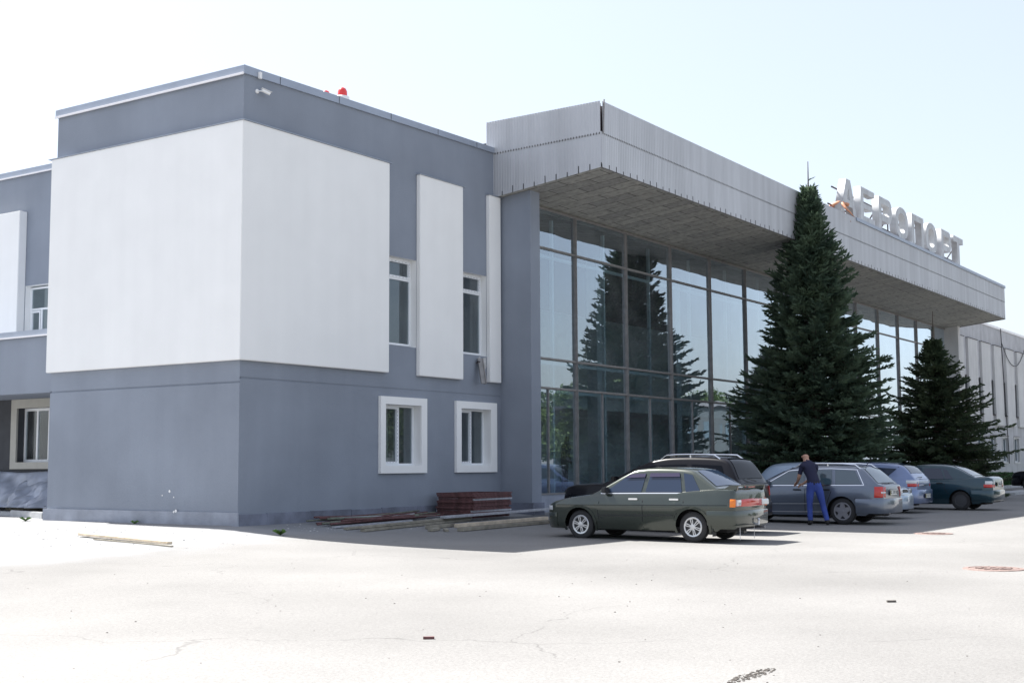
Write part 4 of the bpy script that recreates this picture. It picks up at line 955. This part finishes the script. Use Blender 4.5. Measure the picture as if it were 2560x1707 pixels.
# 2 black four wheel drive behind it
def suv_extra(root):
    b = MB(); b.tube([(.25,.35,1.72),(.22,.10,1.95)], .006, 5); b.build('aerial', 'black_plastic', root)
    b = MB(); b.box(-.30,.30,-.905,-.80,.86,.90); b.build('tailgate_trim', 'chrome', root)
suv = dict(glass='car_glass_dark', hw=.90, wb=2.62, ro=.92, fo=.90, r=.355, tw=.225, rr=.215, rim='alloy', style='five', sill=.30, paint='paint_black', belt=1.03, inset=.20, arch=.07,
  top=[(-.92,1.02),(-.80,1.06),(0,1.05),(2.2,1.03),(2.55,1.04),(3.1,1.02),(3.35,.96),(3.52,.78)],
  roof=[(-.86,1.02),(-.80,1.10),(-.60,1.48),(-.46,1.57),(-.1,1.61),(.7,1.62),(1.1,1.58),(1.45,1.49),(2.35,1.06),(2.5,1.0)],
  side_win=[[(.35,1.08),(1.08,1.07),(1.05,1.44),(.40,1.46)],[(1.16,1.07),(2.05,1.06),(1.42,1.40),(1.12,1.44)],[(-.55,1.10),(.24,1.08),(.28,1.46),(-.42,1.43)]],
  rear_screen=(.04,.185,.84,.76), wind_screen=(.73,.95,.82,.88),
  bumpers=[('rear',-.35,.36,.66,.05,'paint_black'),('front',3.1,.34,.66,.05,'paint_black')],
  lamps=[('tail_light','rear',-.80,.66,.78,1.00,.015,'red_lamp'),('headlight','front',3.05,.48,.70,.82,.006,'car_glass_dark')],
  strips=[('door_seam','dark',.010,.003,[[(1.12,.40),(1.12,1.05)],[(.36,.8),(.36,1.05)]])],
  handles=[(.50,.95),(1.28,.95)], mirror=(2.05,1.14), rails=(-.35,1.05,0,'chrome',.055), wiper=(.08,-.855,1.10,-.38,-.80,1.16), extra=suv_extra)
car('off_road_car', 'black four-wheel-drive with silver roof rails behind the green saloon', (6.36,-7.2), 90, suv)

# 3 grey-blue estate
def audi_extra(root):
    plate_on(root, .0, -1.0, .76, -1, 'AX 3702 BK')
    b = MB(); b.tube([(-.3,-.85,.27),(-.3,-1.0,.265)], .03, 10); b.build('exhaust', 'alloy_dull', root)
    b = MB(); b.tube([(0,-.35,1.42),(0,-.55,1.60)], .008, 5); b.build('aerial', 'black_plastic', root)
audi = dict(hw=.87, wb=2.65, ro=.98, fo=.87, r=.318, tw=.205, rr=.205, rim='alloy_dull', style='five', sill=.22, paint='paint_audi', belt=.93, inset=.20, arch=.045, glass='car_glass_light',
  top=[(-.98,.93),(-.85,.97),(0,.95),(2.3,.93),(2.6,.90),(3.0,.84),(3.35,.72),(3.52,.58)],
  roof=[(-.93,.90),(-.86,.97),(-.52,1.30),(-.36,1.38),(0,1.415),(.7,1.425),(1.15,1.41),(1.43,1.34),(2.25,.92),(2.40,.86)],
  side_win=[[(.24,.96),(.88,.96),(.85,1.30),(.28,1.31)],[(.96,.96),(1.90,.955),(1.40,1.27),(.93,1.30)],[(-.48,.97),(.16,.96),(.20,1.31),(-.30,1.29)]],
  rear_screen=(.035,.185,.84,.76), wind_screen=(.74,.955,.82,.88),
  bumpers=[('rear',-.36,.27,.62,.04,'paint_audi'),('front',3.1,.25,.60,.04,'paint_audi')],
  lamps=[('tail_light','rear',-.80,.56,.65,.91,.014,'red_lamp'),('reversing_light','rear',-.93,.58,.745,.79,.022,'clear_lamp'),('headlight','front',3.05,.42,.60,.74,.01,'clear_lamp')],
  strips=[('window_trim','chrome',.016,.014,[[(-.55,.945),(.8,.94),(2.02,.935)],[(-.55,.945),(-.35,1.315),(.3,1.345),(.9,1.335),(1.38,1.295),(1.97,.955)]]),
          ('side_moulding','silver_trim',.012,.010,[[(.40,.50),(2.25,.48)],[(.42,.30),(2.25,.29)]]),
          ('door_seam','dark',.013,.003,[[(.92,.28),(.92,.93)],[(.36,.50),(.32,.62),(.20,.93)],[(2.0,.30),(2.02,.92)],[(-.88,.62),(-.32,.62)]])],
  handles=[(.38,.83),(1.12,.83)], handle_mat='black_plastic', mirror=(1.88,.99), rails=(-.42,1.25,0,'chrome',.045), wiper=(.02,-.90,.99,-.42,-.86,1.00), extra=audi_extra)
car('estate_car', 'grey-blue estate with chrome window trim and red tail lights, man leaning at its door', (11.92,-8.29), 90, audi)

# 4 light silver hatchback nose outwards
def hy_extra(root):
    plate_on(root, .0, 3.29, .46, 1, 'AX 5721 CA')
    b = MB(); b.box(-.24,.24,3.18,3.262,.64,.74); b.build('grille', 'black_plastic', root, bevel=.02)
    b = MB(); b.box(-.34,.34,3.2,3.302,.26,.36); b.build('air_intake', 'black_plastic', root, bevel=.02)
hy = dict(hw=.83, wb=2.45, ro=.80, fo=.82, r=.30, tw=.18, rr=.185, rim='alloy_dull', style='cap', sill=.22, paint='paint_silver', belt=.93, inset=.20, arch=.045, nosefirst=True,
  top=[(-.80,.93),(-.7,.97),(0,.95),(2.1,.92),(2.5,.90),(2.9,.83),(3.15,.74),(3.27,.64)],
  roof=[(-.72,.92),(-.60,1.12),(-.35,1.40),(0,1.46),(.8,1.47),(1.2,1.45),(1.5,1.36),(2.35,.92),(2.5,.86)],
  side_win=[[(.30,.96),(1.0,.96),(.98,1.33),(.34,1.34)],[(1.08,.96),(2.05,.955),(1.55,1.30),(1.05,1.33)]],
  rear_screen=(.05,.2,.84,.76), wind_screen=(.72,.955,.82,.88),
  bumpers=[('rear',-.36,.27,.62,.04,'paint_silver'),('front',2.9,.22,.58,.05,'paint_silver')],
  lamps=[('tail_light','rear',-.62,.56,.70,.95,.014,'red_lamp'),('headlight','front',2.85,.32,.62,.76,.012,'clear_lamp')],
  strips=[('door_seam','dark',.013,.003,[[(1.03,.28),(1.03,.93)]])],
  handles=[(.42,.83),(1.25,.83)], mirror=(1.98,1.0), extra=hy_extra)
car('hatchback_car', 'small pale silver car parked nose outwards between the estate and the blue-silver hatchback', (16.0,-5.33), -90, hy)

# 5 blue-silver hatchback
def as_extra(root):
    plate_on(root, .06, -.95, .50, -1, 'AX 8213 BM')
    b = MB(); b.box(-.26,.26,-.935,-.86,.80,.84); b.build('tailgate_trim', 'chrome', root)
astra = dict(hw=.875, wb=2.61, ro=.86, fo=.86, r=.315, tw=.2, rr=.20, rim='alloy_dull', style='five', sill=.23, paint='paint_astra', belt=.98, inset=.20, arch=.045,
  top=[(-.86,.95),(-.75,1.0),(0,1.0),(2.2,.93),(2.6,.90),(3.0,.82),(3.3,.70),(3.46,.58)],
  roof=[(-.80,.98),(-.72,1.08),(-.50,1.34),(-.30,1.42),(.2,1.475),(.9,1.485),(1.35,1.455),(1.65,1.37),(2.5,.95),(2.62,.88)],
  side_win=[[(.02,1.03),(.98,1.0),(.96,1.37),(-.28,1.30)],[(1.06,1.0),(2.15,.98),(1.62,1.32),(1.03,1.37)]],
  rear_screen=(.06,.195,.78,.72), wind_screen=(.72,.955,.82,.88),
  bumpers=[('rear',-.36,.28,.68,.06,'paint_astra'),('front',3.1,.25,.62,.04,'paint_astra')],
  lamps=[('tail_light','rear',-.58,.56,.86,.96,.012,'clear_lamp'),('brake_light','rear',-.62,.56,.77,.86,.012,'red_lamp'),('headlight','front',3.05,.42,.62,.76,.01,'clear_lamp')],
  strips=[('door_seam','dark',.013,.003,[[(1.02,.28),(1.02,.98)],[(-.30,1.34),(-.34,1.36)]])],
  handles=[(.5,.87),(1.3,.87)], mirror=(2.10,1.02), wiper=(.0,-.80,1.04,-.38,-.78,1.05), extra=as_extra)
car('hatchback_car', 'blue-silver hatchback parked tail out between the small silver car and the dark teal saloon', (19.4,-7.0), 90, astra)

# 6 dark teal saloon
def gr_extra(root):
    plate_on(root, .0, -.985, .80, -1, 'AX 0418 AB')
teal = dict(hw=.86, wb=2.58, ro=.96, fo=.88, r=.295, tw=.19, rr=.18, rim='hubcap_dirty', style='cap', sill=.20, paint='paint_teal', belt=.93, inset=.22, arch=.05,
  top=[(-.96,.96),(-.85,1.02),(-.45,1.01),(0,.95),(2.2,.92),(2.6,.88),(3.0,.80),(3.3,.68),(3.46,.56)],
  roof=[(-.55,.98),(-.30,1.08),(.10,1.30),(.45,1.40),(1.0,1.43),(1.4,1.40),(1.7,1.31),(2.5,.91),(2.62,.85)],
  side_win=[[(.48,.965),(1.18,.96),(1.14,1.31),(.62,1.30)],[(1.26,.96),(2.2,.955),(1.65,1.27),(1.22,1.31)],[(.22,.97),(.44,.965),(.56,1.28),(.42,1.25)]],
  rear_screen=(.06,.26,.82,.74), wind_screen=(.72,.955,.82,.88),
  bumpers=[('rear',-.36,.30,.62,.05,'paint_teal'),('front',3.1,.25,.60,.05,'paint_teal')],
  lamps=[('tail_light','rear',-.72,.50,.70,.80,.014,'red_lamp'),('reversing_light','rear',-.76,.48,.80,.90,.012,'clear_lamp'),('headlight','front',3.05,.42,.60,.72,.01,'clear_lamp')],
  strips=[('side_moulding','paint_teal',.03,.010,[[(.40,.48),(2.2,.47)]]),('door_seam','dark',.013,.003,[[(1.2,.28),(1.2,.93)],[(.36,.50),(.48,.66),(.46,.93)]])],
  handles=[(.62,.83),(1.42,.83)], handle_mat='black_plastic', mirror=(2.15,1.0), extra=gr_extra)
car('sedan_car', 'dark teal saloon with dirty wheels, farthest right in the main row of parked cars', (22.9,-8.2), 90, teal)
far = dict(suv); far.update(extra=None, rails=None)
car('off_road_car', 'black car cut off by the right edge of the photo beside the far wing', (50.1,-7.05), 90, far)
# ------------------------------------------------------------ spruces
def spruce(label, base, H, Rm, matname, seed, droop, dens, leader, cat='spruce tree', prof=.85, shoot=.27, zstart=.15, var=.34):
    rs = np.random.RandomState(seed); t = thing('spruce_tree', label, cat, base)
    P0, D0, LN, WD = [], [], [], []
    limb = MB(); limb.tube([(0,0,0),(.02,.01,H*.4),(0,.02,H*.8),(.02,0,H)], [H*.017, H*.011, H*.004, .012], 10)
    z = zstart; lp = rs.rand(6)*6.28
    while z < H-leader:
        f = z/(H-leader*.55); R0 = max(.05, Rm*(max(1-f, 0)**prof)*(1+.22*math.sin(math.pi*f)) - .16*f)*(1 if f > .08 else .86+.14*f/.08)
        nb = int(9+9*(1-f)); ph = rs.rand()*6.28
        for k in range(nb):
            az = ph+2*math.pi*k/nb+rs.randn()*.16; L = R0*(.95-var*.5+var*rs.rand())*(1+.10*math.sin(2*az+z*1.3+lp[0])+.09*math.sin(3*az-z*2.1+lp[1])+.07*math.sin(5*az+z*3.7+lp[2])) + .04
            if rs.rand() < .06: L *= 1.13
            e0 = (-.10*droop-.10*(1-f)+.50*f**2)+rs.randn()*.06; e1 = e0+.28+.25*f
            ca, sa = math.cos(az), math.sin(az); nseg = max(3, int(L/.16)); pts = []; p = np.array([0,0,z+rs.randn()*.05]); 
            for s in range(nseg+1):
                pts.append(p.copy()); a = e0+(e1-e0)*(s/nseg)**2; p = p+np.array([ca*math.cos(a), sa*math.cos(a), math.sin(a)])*(L/nseg)
            if L > .5: limb.tube([pts[0], pts[nseg//2], pts[-1]], [.012+L*.010, .010+L*.004, .004], 4, cap=False)
            for s in range(nseg+1):
                u = s/nseg
                if u < .30 and L > 1.2: continue
                a = e0+(e1-e0)*u**2; fwd = np.array([ca*math.cos(a), sa*math.cos(a), math.sin(a)]); sd = np.array([-sa, ca, 0.])
                tl = (.18+.42*(1-u)*min(L,2.2)*.62)
                for sg in (-1, 1):
                    d = fwd*.72+sd*sg*(.62+.2*rs.rand())+np.array([0,0,-.10*droop+rs.randn()*.10]); d /= np.linalg.norm(d)
                    nk = max(1, int(tl/.13*dens))
                    for q in range(nk):
                        o = pts[s]+d*tl*(q+.3)/nk; dd = d*.8+fwd*.35+np.array([rs.randn()*.26, rs.randn()*.26, rs.randn()*.30+.12-.35*droop*(rs.rand())]); 
                        P0.append(o); D0.append(dd/np.linalg.norm(dd)); LN.append(shoot*(.7+.6*rs.rand())); WD.append(.030*(.8+.5*rs.rand()))
            for q in range(3):
                dd = fwd+rs.randn(3)*.18+np.array([0,0,.2*f]); P0.append(pts[-1]-fwd*.10*q); D0.append(dd/np.linalg.norm(dd)); LN.append(shoot*(.9+.4*rs.rand())); WD.append(.032)
        z += (.125+.07*rs.rand())*(1 if f < .8 else .9)
    # leader and its few bare side shoots
    for zz in (H-leader*.70, H-leader*.98):
        for k in range(4):
            az = rs.rand()*6.28; dd = np.array([math.cos(az), math.sin(az), .55]); dd /= np.linalg.norm(dd)
            for q in range(2): P0.append(np.array([0,0,zz])+dd*.12*q); D0.append(dd+rs.randn(3)*.05); LN.append(.17); WD.append(.016)
    P0, D0, LN, WD = map(np.array, (P0, D0, LN, WD)); n = len(P0); D0 = D0/np.linalg.norm(D0, axis=1)[:, None]
    upv = np.tile([0.,0.,1.], (n,1))+rs.randn(n,3)*.3; A = np.cross(D0, upv); A /= np.linalg.norm(A, axis=1)[:, None]; B = np.cross(D0, A)
    V = np.zeros((n, 8, 3)); ln, wd = LN[:, None], WD[:, None]
    for q, S_ in enumerate((A, B)):
        V[:, q*4] = P0; V[:, q*4+1] = P0+D0*ln*.35+S_*wd; V[:, q*4+2] = P0+D0*ln; V[:, q*4+3] = P0+D0*ln*.35-S_*wd
    V = V.reshape(-1, 3); F = np.arange(n*8).astype(np.int32)
    me = bpy.data.meshes.new('crown'); me.vertices.add(n*8); me.vertices.foreach_set('co', V.ravel().astype(np.float32))
    me.loops.add(n*8); me.loops.foreach_set('vertex_index', F); me.polygons.add(n*2); me.polygons.foreach_set('loop_start', np.arange(0, n*8, 4).astype(np.int32)); me.polygons.foreach_set('loop_total', np.full(n*2, 4, np.int32))
    me.update(); me.validate(); me.materials.append(M[matname]); o = bpy.data.objects.new('crown', me); col.objects.link(o); o.parent = t
    limb.build('trunk', 'bark', t)
    print('spruce shoots', n)
    return t
spruce('tall dense blue-green spruce standing in front of the glass wall', (22.5,-3.68,zg(22.5,-3.68)), 11.55, 2.5, 'spruce_blue', 4, .35, 2.7, .95, prof=.84, zstart=.4, shoot=.17, var=.30)
spruce('smaller dark spruce under the far end of the canopy, with thin drooping side shoots', (35.9,-3.9,zg(35.9,-3.9)), 7.75, 2.6, 'spruce_dark', 9, .9, 2.2, 1.2, prof=.98, shoot=.16, var=.75)

# leafy trees and a low building across the forecourt, seen only mirrored in the glass
def leafy(label, x, y, H, rad, seed, group):
    rs = np.random.RandomState(seed); t = thing('leafy_tree', label, 'tree', (x, y, -.31), 0, group)
    b = MB(); b.tube([(0,0,0),(.1,.05,H*.3),(0,0,H*.7)], [.28,.2,.08], 8)
    cl = []
    for k in range(16):
        a = rs.rand()*6.28; rr = rad*.75*rs.rand()**.5; zz = H*(.35+.5*rs.rand()); cl.append((rr*math.cos(a), rr*math.sin(a), zz, rad*(.3+.25*rs.rand())))
        b.tube([(0,0,H*.28),(rr*math.cos(a)*.5, rr*math.sin(a)*.5, (zz+H*.28)/2),(rr*math.cos(a), rr*math.sin(a), zz)], [.1,.06,.02], 5)
    b.build('trunk', 'bark', t); n = 9000
    C_ = np.array(cl)[rs.randint(0, 16, n)]; dv = rs.randn(n,3); dv /= np.linalg.norm(dv, axis=1)[:, None]; P = C_[:, :3]+dv*C_[:, 3:4]*(rs.rand(n,1)**.35)
    A = rs.randn(n,3); A /= np.linalg.norm(A, axis=1)[:, None]; B = np.cross(A, rs.randn(n,3)); B /= np.linalg.norm(B, axis=1)[:, None]; s = .16
    V = np.stack([P-A*s, P-B*s*.6, P+A*s, P+B*s*.6], 1).reshape(-1,3)
    me = bpy.data.meshes.new('crown'); me.from_pydata(V.tolist(), [], np.arange(n*4).reshape(-1,4).tolist()); me.materials.append(M['leaf_green'])
    o = bpy.data.objects.new('crown', me); col.objects.link(o); o.parent = t
for i, (x, y, H, rad) in enumerate(((50,-27,6.2,3.0),(70,-34,8,3.5),(62,-45,8.5,4),(86,-37,9,4),(96,-52,10,4.5),(128,-50,11,5),(140,-44,10,5),(40,-24,5.5,2.6))):
    leafy('leafy green tree across the forecourt, mirrored in the glass wall', x, y, H, rad, 30+i, 'leafy trees mirrored in the glass')
bb = thing('low_building', 'dark flat-roofed building across the forecourt, seen mirrored in the glass wall', 'building', (86,-33,-.31))
b = MB(); b.box(0,22,-14,0,0,6.9); b.build('wall', 'hall_dark', bb)
b = MB(); b.box(-.3,22.3,-14.3,.3,6.9,7.2); b.build('roof', 'roofing', bb)
b = MB()
for i in range(6): b.box(1.2+i*3.5,3.4+i*3.5,.0,.03,3.8,5.4)
b.build('window_row', 'car_glass_light', bb)

# hedge, lawn kerb and traffic island at the right
def hedge(x0,x1,y0,y1,h,label):
    rs = np.random.RandomState(2); t = thing('hedge', label, 'hedge', (x0,y0,0)); n = 7000
    P = rs.rand(n,3)*np.array([x1-x0,y1-y0,h])
    A = rs.randn(n,3); A /= np.linalg.norm(A, axis=1)[:, None]; B = np.cross(A, rs.randn(n,3)); B /= np.linalg.norm(B, axis=1)[:, None]; s = .09
    V = np.stack([P-A*s, P-B*s*.6, P+A*s, P+B*s*.6], 1).reshape(-1,3)
    me = bpy.data.meshes.new('foliage'); me.from_pydata(V.tolist(), [], np.arange(n*4).reshape(-1,4).tolist()); me.materials.append(M['hedge_green'])
    o = bpy.data.objects.new('foliage', me); col.objects.link(o); o.parent = t
    b = MB(); b.box(.1,x1-x0-.1,.1,y1-y0-.1,0,h-.12); b.build('inner_growth', 'hedge_green', t)
hedge(52.8,57.2,-2.1,-1.2,.62,'clipped green hedge at the foot of the far wing')
b = MB(); b.box(52.2,80,-2.45,-2.25,-.3,-.04); tag(b.build('kerb', 'concrete', bevel=.01), 'pale kerb stones in front of the hedge by the far wing', 'kerb')
b = MB(); b.box(52.2,80,-2.25,-.1,-.3,-.07); tag(b.build('lawn_strip', 'weed'), kind='structure')
b = MB(); b.prism([(42.2,-5.5),(48,-5.3),(48,-4.4),(41.9,-4.5)],'z',-.35,-.15); tag(b.build('traffic_island', 'concrete', bevel=.02), 'low grey kerbed island on the asphalt beside the cut-off black car', 'traffic island')

# ------------------------------------------------------------ building debris
def plank(p, q, w, h, mt, label, group, cat='plank', kinds='wooden_plank'):
    p, q = Vector(p), Vector(q); L = (q-p).length; t_ = MB(); t_.box(0,L,-w/2,w/2,0,h)
    for i, (x, y, z) in enumerate(t_.v): t_.v[i] = (x, y, z)
    o = t_.build(kinds, mt, None, bevel=min(.006, h*.2)); d = (q-p).normalized(); o.location = p; o.rotation_euler = (0, -math.asin(d.z), math.atan2(d.y, d.x)); return tag(o, label, cat, group)
G1 = 'long planks on the ground by the wall'
def W2(x, y, z=0): return (x, y, zg(x, y)+z+.006)
plank(W2(1.63,-1.90),W2(6.2,-1.28), .12,.055,'wood','lower squared beam of the pair with its end towards the shadow edge',G1,'beam','wooden_beam')
plank(W2(1.60,-1.87,.060),W2(6.3,-1.25,.060), .11,.05,'wood','upper squared beam stacked on the long near beam',G1,'beam','wooden_beam')
plank(W2(1.62,-1.45),W2(5.6,-1.02), .11,.05,'wood','weathered plank just behind the stacked pair of beams',G1)
plank(W2(1.62,-1.12),W2(4.6,-.82), .08,.04,'grey_pipe','pale grey batten behind the planks',G1,'batten','batten')
plank(W2(4.9,-1.50,.115),W2(10.1,-1.22,.13), .17,.055,'grey_pipe','broad pale grey board lying on top of the others towards the green car',G1)
plank(W2(3.50,-2.98),W2(7.7,-2.72), .14,.07,'wood','thick near plank pointing at the green car',G1)
plank(W2(4.3,-2.30),W2(8.4,-2.05), .11,.08,'wood_light','yellowish squared timber behind the thick near plank',G1)
plank(W2(2.95,-2.62),W2(3.36,-2.5), .13,.055,'wood','short sawn block left of the thick near plank',G1,'wood block','wood_block')
plank(W2(3.2,-2.86),W2(3.55,-2.55), .09,.04,'wood','small offcut against the thick near plank',G1,'wood block','wood_block')
plank(W2(3.4,-2.2),W2(4.5,-2.05), .13,.07,'wood','broken end of timber between the two plank heaps',G1)
rr = random.Random(5)
for i in range(22):
    x0, y0 = 1.3+rr.random()*1.3, -1.0+rr.random()*.75; L = 2.6+rr.random()*1.8; a = R(-3+rr.random()*12); mt = rr.choice(['rust_pipe','rust_pipe','olive_pipe','grey_pipe','rust_pipe'])
    p = (x0, y0, zg(x0,y0)+.03+.11*rr.random()); q = (x0+L*math.cos(a), min(y0+L*math.sin(a)*.6, -.12), 0); q = (q[0], q[1], zg(q[0],q[1])+.03+.11*rr.random())
    b = MB(); v_ = Vector(q)-Vector(p); b.tube([(0,0,0), v_*.5+Vector((0,0,-.02)), v_], .016+.011*rr.random(), 7); o = b.build('scrap_rod', mt, loc=p)
    tag(o, 'thin scrap rod in the loose heap left of the stacked steel frames', 'rod', 'scrap rods in the heap by the wall')
# stack of rusty steel frames
cx_, cy_ = 7.18, -.74
for i in range(13):
    z = -.045+i*.046; a = R(24+rr.uniform(-3,3)); lw, ll = 1.02, 1.68
    t = thing('steel_frame', 'rusty red steel frame in the stack by the wall' if i < 12 else 'topmost rusty steel frame of the stack by the wall', 'frame', (cx_+rr.uniform(-.05,.05), cy_+rr.uniform(-.03,.03), z), a-R(24)+R(2), 'rusty steel frames in the stack' if i < 12 else None)
    b = MB(); mt = 'grey_pipe' if i in (3,9) else 'rust_pipe'
    for s in (-1,1): b = MB(); b.bar((-ll/2,s*lw/2,0),(ll/2,s*lw/2,0),.042,.042); b.build('long_rail', mt, t)
    for s in (-1,0,1): b = MB(); b.bar((s*ll/2,-lw/2+.022,.0),(s*ll/2,lw/2-.022,.0),.04,.039-.004*(s==0)); b.build('cross_rail', 'rust_pipe', t)
# lone board in the sun
plank(W2(-2.16,2.11,.02),W2(-2.87,-1.26,.02), .10,.05,'wood_light','single long pale board lying alone on the sunlit asphalt',None)
plank(W2(-2.55,1.2),W2(-3.0,-1.47),.05,.02,'wood','thin stick partly under the lone pale board',None,'stick','stick')
# small litter
for (x, y, l, mt, lab, nm, cat) in ((-4.89,-14.73,.10,'stone_dark','dark flat scrap on the open asphalt at right','dark_scrap','scrap'),(-9.83,-12.29,.10,'rust_pipe','small reddish stick on the open asphalt near the camera','red_stick','stick')):
    b = MB(); b.bar((0,0,.012),(l*.6,-l*.75,.012),.03,.02); tag(b.build(nm, mt, loc=(x,y,zg(x,y))), lab, cat)
def manhole(x, y, r, label):
    t = thing('manhole_cover', label, 'manhole', (x,y,zg(x,y)), .3)
    b = MB(); b.lathe([(0,r+.09),(.012,r+.08),(.014,r+.01),(.002,r+.01)], 32, 'z'); b.build('rim', 'rusty_iron', t)
    b = MB(); b.lathe([(.010,r),(.012,.0005)], 32, 'z')
    for k in range(12):
        a = 2*math.pi*k/12; b.box(.62*r*math.cos(a)-.04,.62*r*math.cos(a)+.04,.62*r*math.sin(a)-.04,.62*r*math.sin(a)+.04,.011,.022)
    for k in range(5): 
        a = 2*math.pi*k/5; b.box(.28*r*math.cos(a)-.04,.28*r*math.cos(a)+.04,.28*r*math.sin(a)-.04,.28*r*math.sin(a)+.04,.011,.022)
    b.build('cover', 'rusty_iron', t)
manhole(8.96,-11.3,.31,'manhole cover at the edge of the canopy shadow')
manhole(.18,-14.62,.33,'rusty reddish manhole cover in the sun at the right edge')
def rubble(name, cx, cy, rx, ry, n, seed, label, mt, smin=.015, smax=.05, kind='stuff'):
    rs = random.Random(seed); b = MB()
    for _ in range(n):
        a = rs.random()*6.28; q = rs.random()**.6; x, y = rx*q*math.cos(a), ry*q*math.sin(a); s = rs.uniform(smin, smax)
        g0 = zg(cx+x, cy+y); vs = [(x+s*rs.uniform(.5,1)*i, y+s*rs.uniform(.5,1)*j, g0+k) for k in (0, s*rs.uniform(.3,.8)) for i, j in ((-1,-1),(1,-1),(1,1),(-1,1))]
        b.add(vs, [(0,3,2,1),(4,5,6,7),(0,1,5,4),(1,2,6,5),(2,3,7,6),(3,0,4,7)])
    o = b.build(name, mt, loc=(cx,cy,0)); o['kind'] = kind; o['label'] = label; o['category'] = 'rubble'
rubble('broken_asphalt', -10.15,-15.45,.40,.07,300,1,'dark crumbled hole in the asphalt at the bottom edge','stone_dark',.002,.010)
rubble('mortar_crumbs', 4.2,-1.0,4.3,1.0,260,2,'pale mortar crumbs scattered along the shaded wall','debris',.005,.020)
rubble('grit', -2.2,1.6,1.9,4.0,170,3,'grit scattered on the sunlit ground by the block corner','debris',.004,.018)
rubble('gravel', -8,-11,9,7,170,4,'small dark stones scattered over the forecourt','stone_dark',.003,.009)
rubble('plaster_lump', 5.57,-.86,.2,.12,60,6,'heap of white plaster crumbs beside the planks','white_paint',.015,.045)
def weed_tuft(x, y, s, label):
    rs = random.Random(int(x*10)); b = MB()
    for _ in range(26):
        a = rs.random()*6.28; l = s*rs.uniform(.5,1.2); w = .012; dx, dy = math.cos(a), math.sin(a)
        b.add([(-dy*w,dx*w,0),(dy*w,-dx*w,0),(dx*l*.5,dy*l*.5,l*.7),(dx*l,dy*l,l*.55)], [(0,1,2),(0,2,3)])
    tag(b.build('weed', 'weed', loc=(x,y,zg(x,y))), label, 'weed')
weed_tuft(-.35,-1.51,.15,'small weed at the edge of the block shadow, right of the corner'); weed_tuft(-.24,6.5,.12,'tuft of weed on sunlit ground by the left kerb'); weed_tuft(-.16,2.9,.10,'dry tuft growing at the foot of the left plinth')
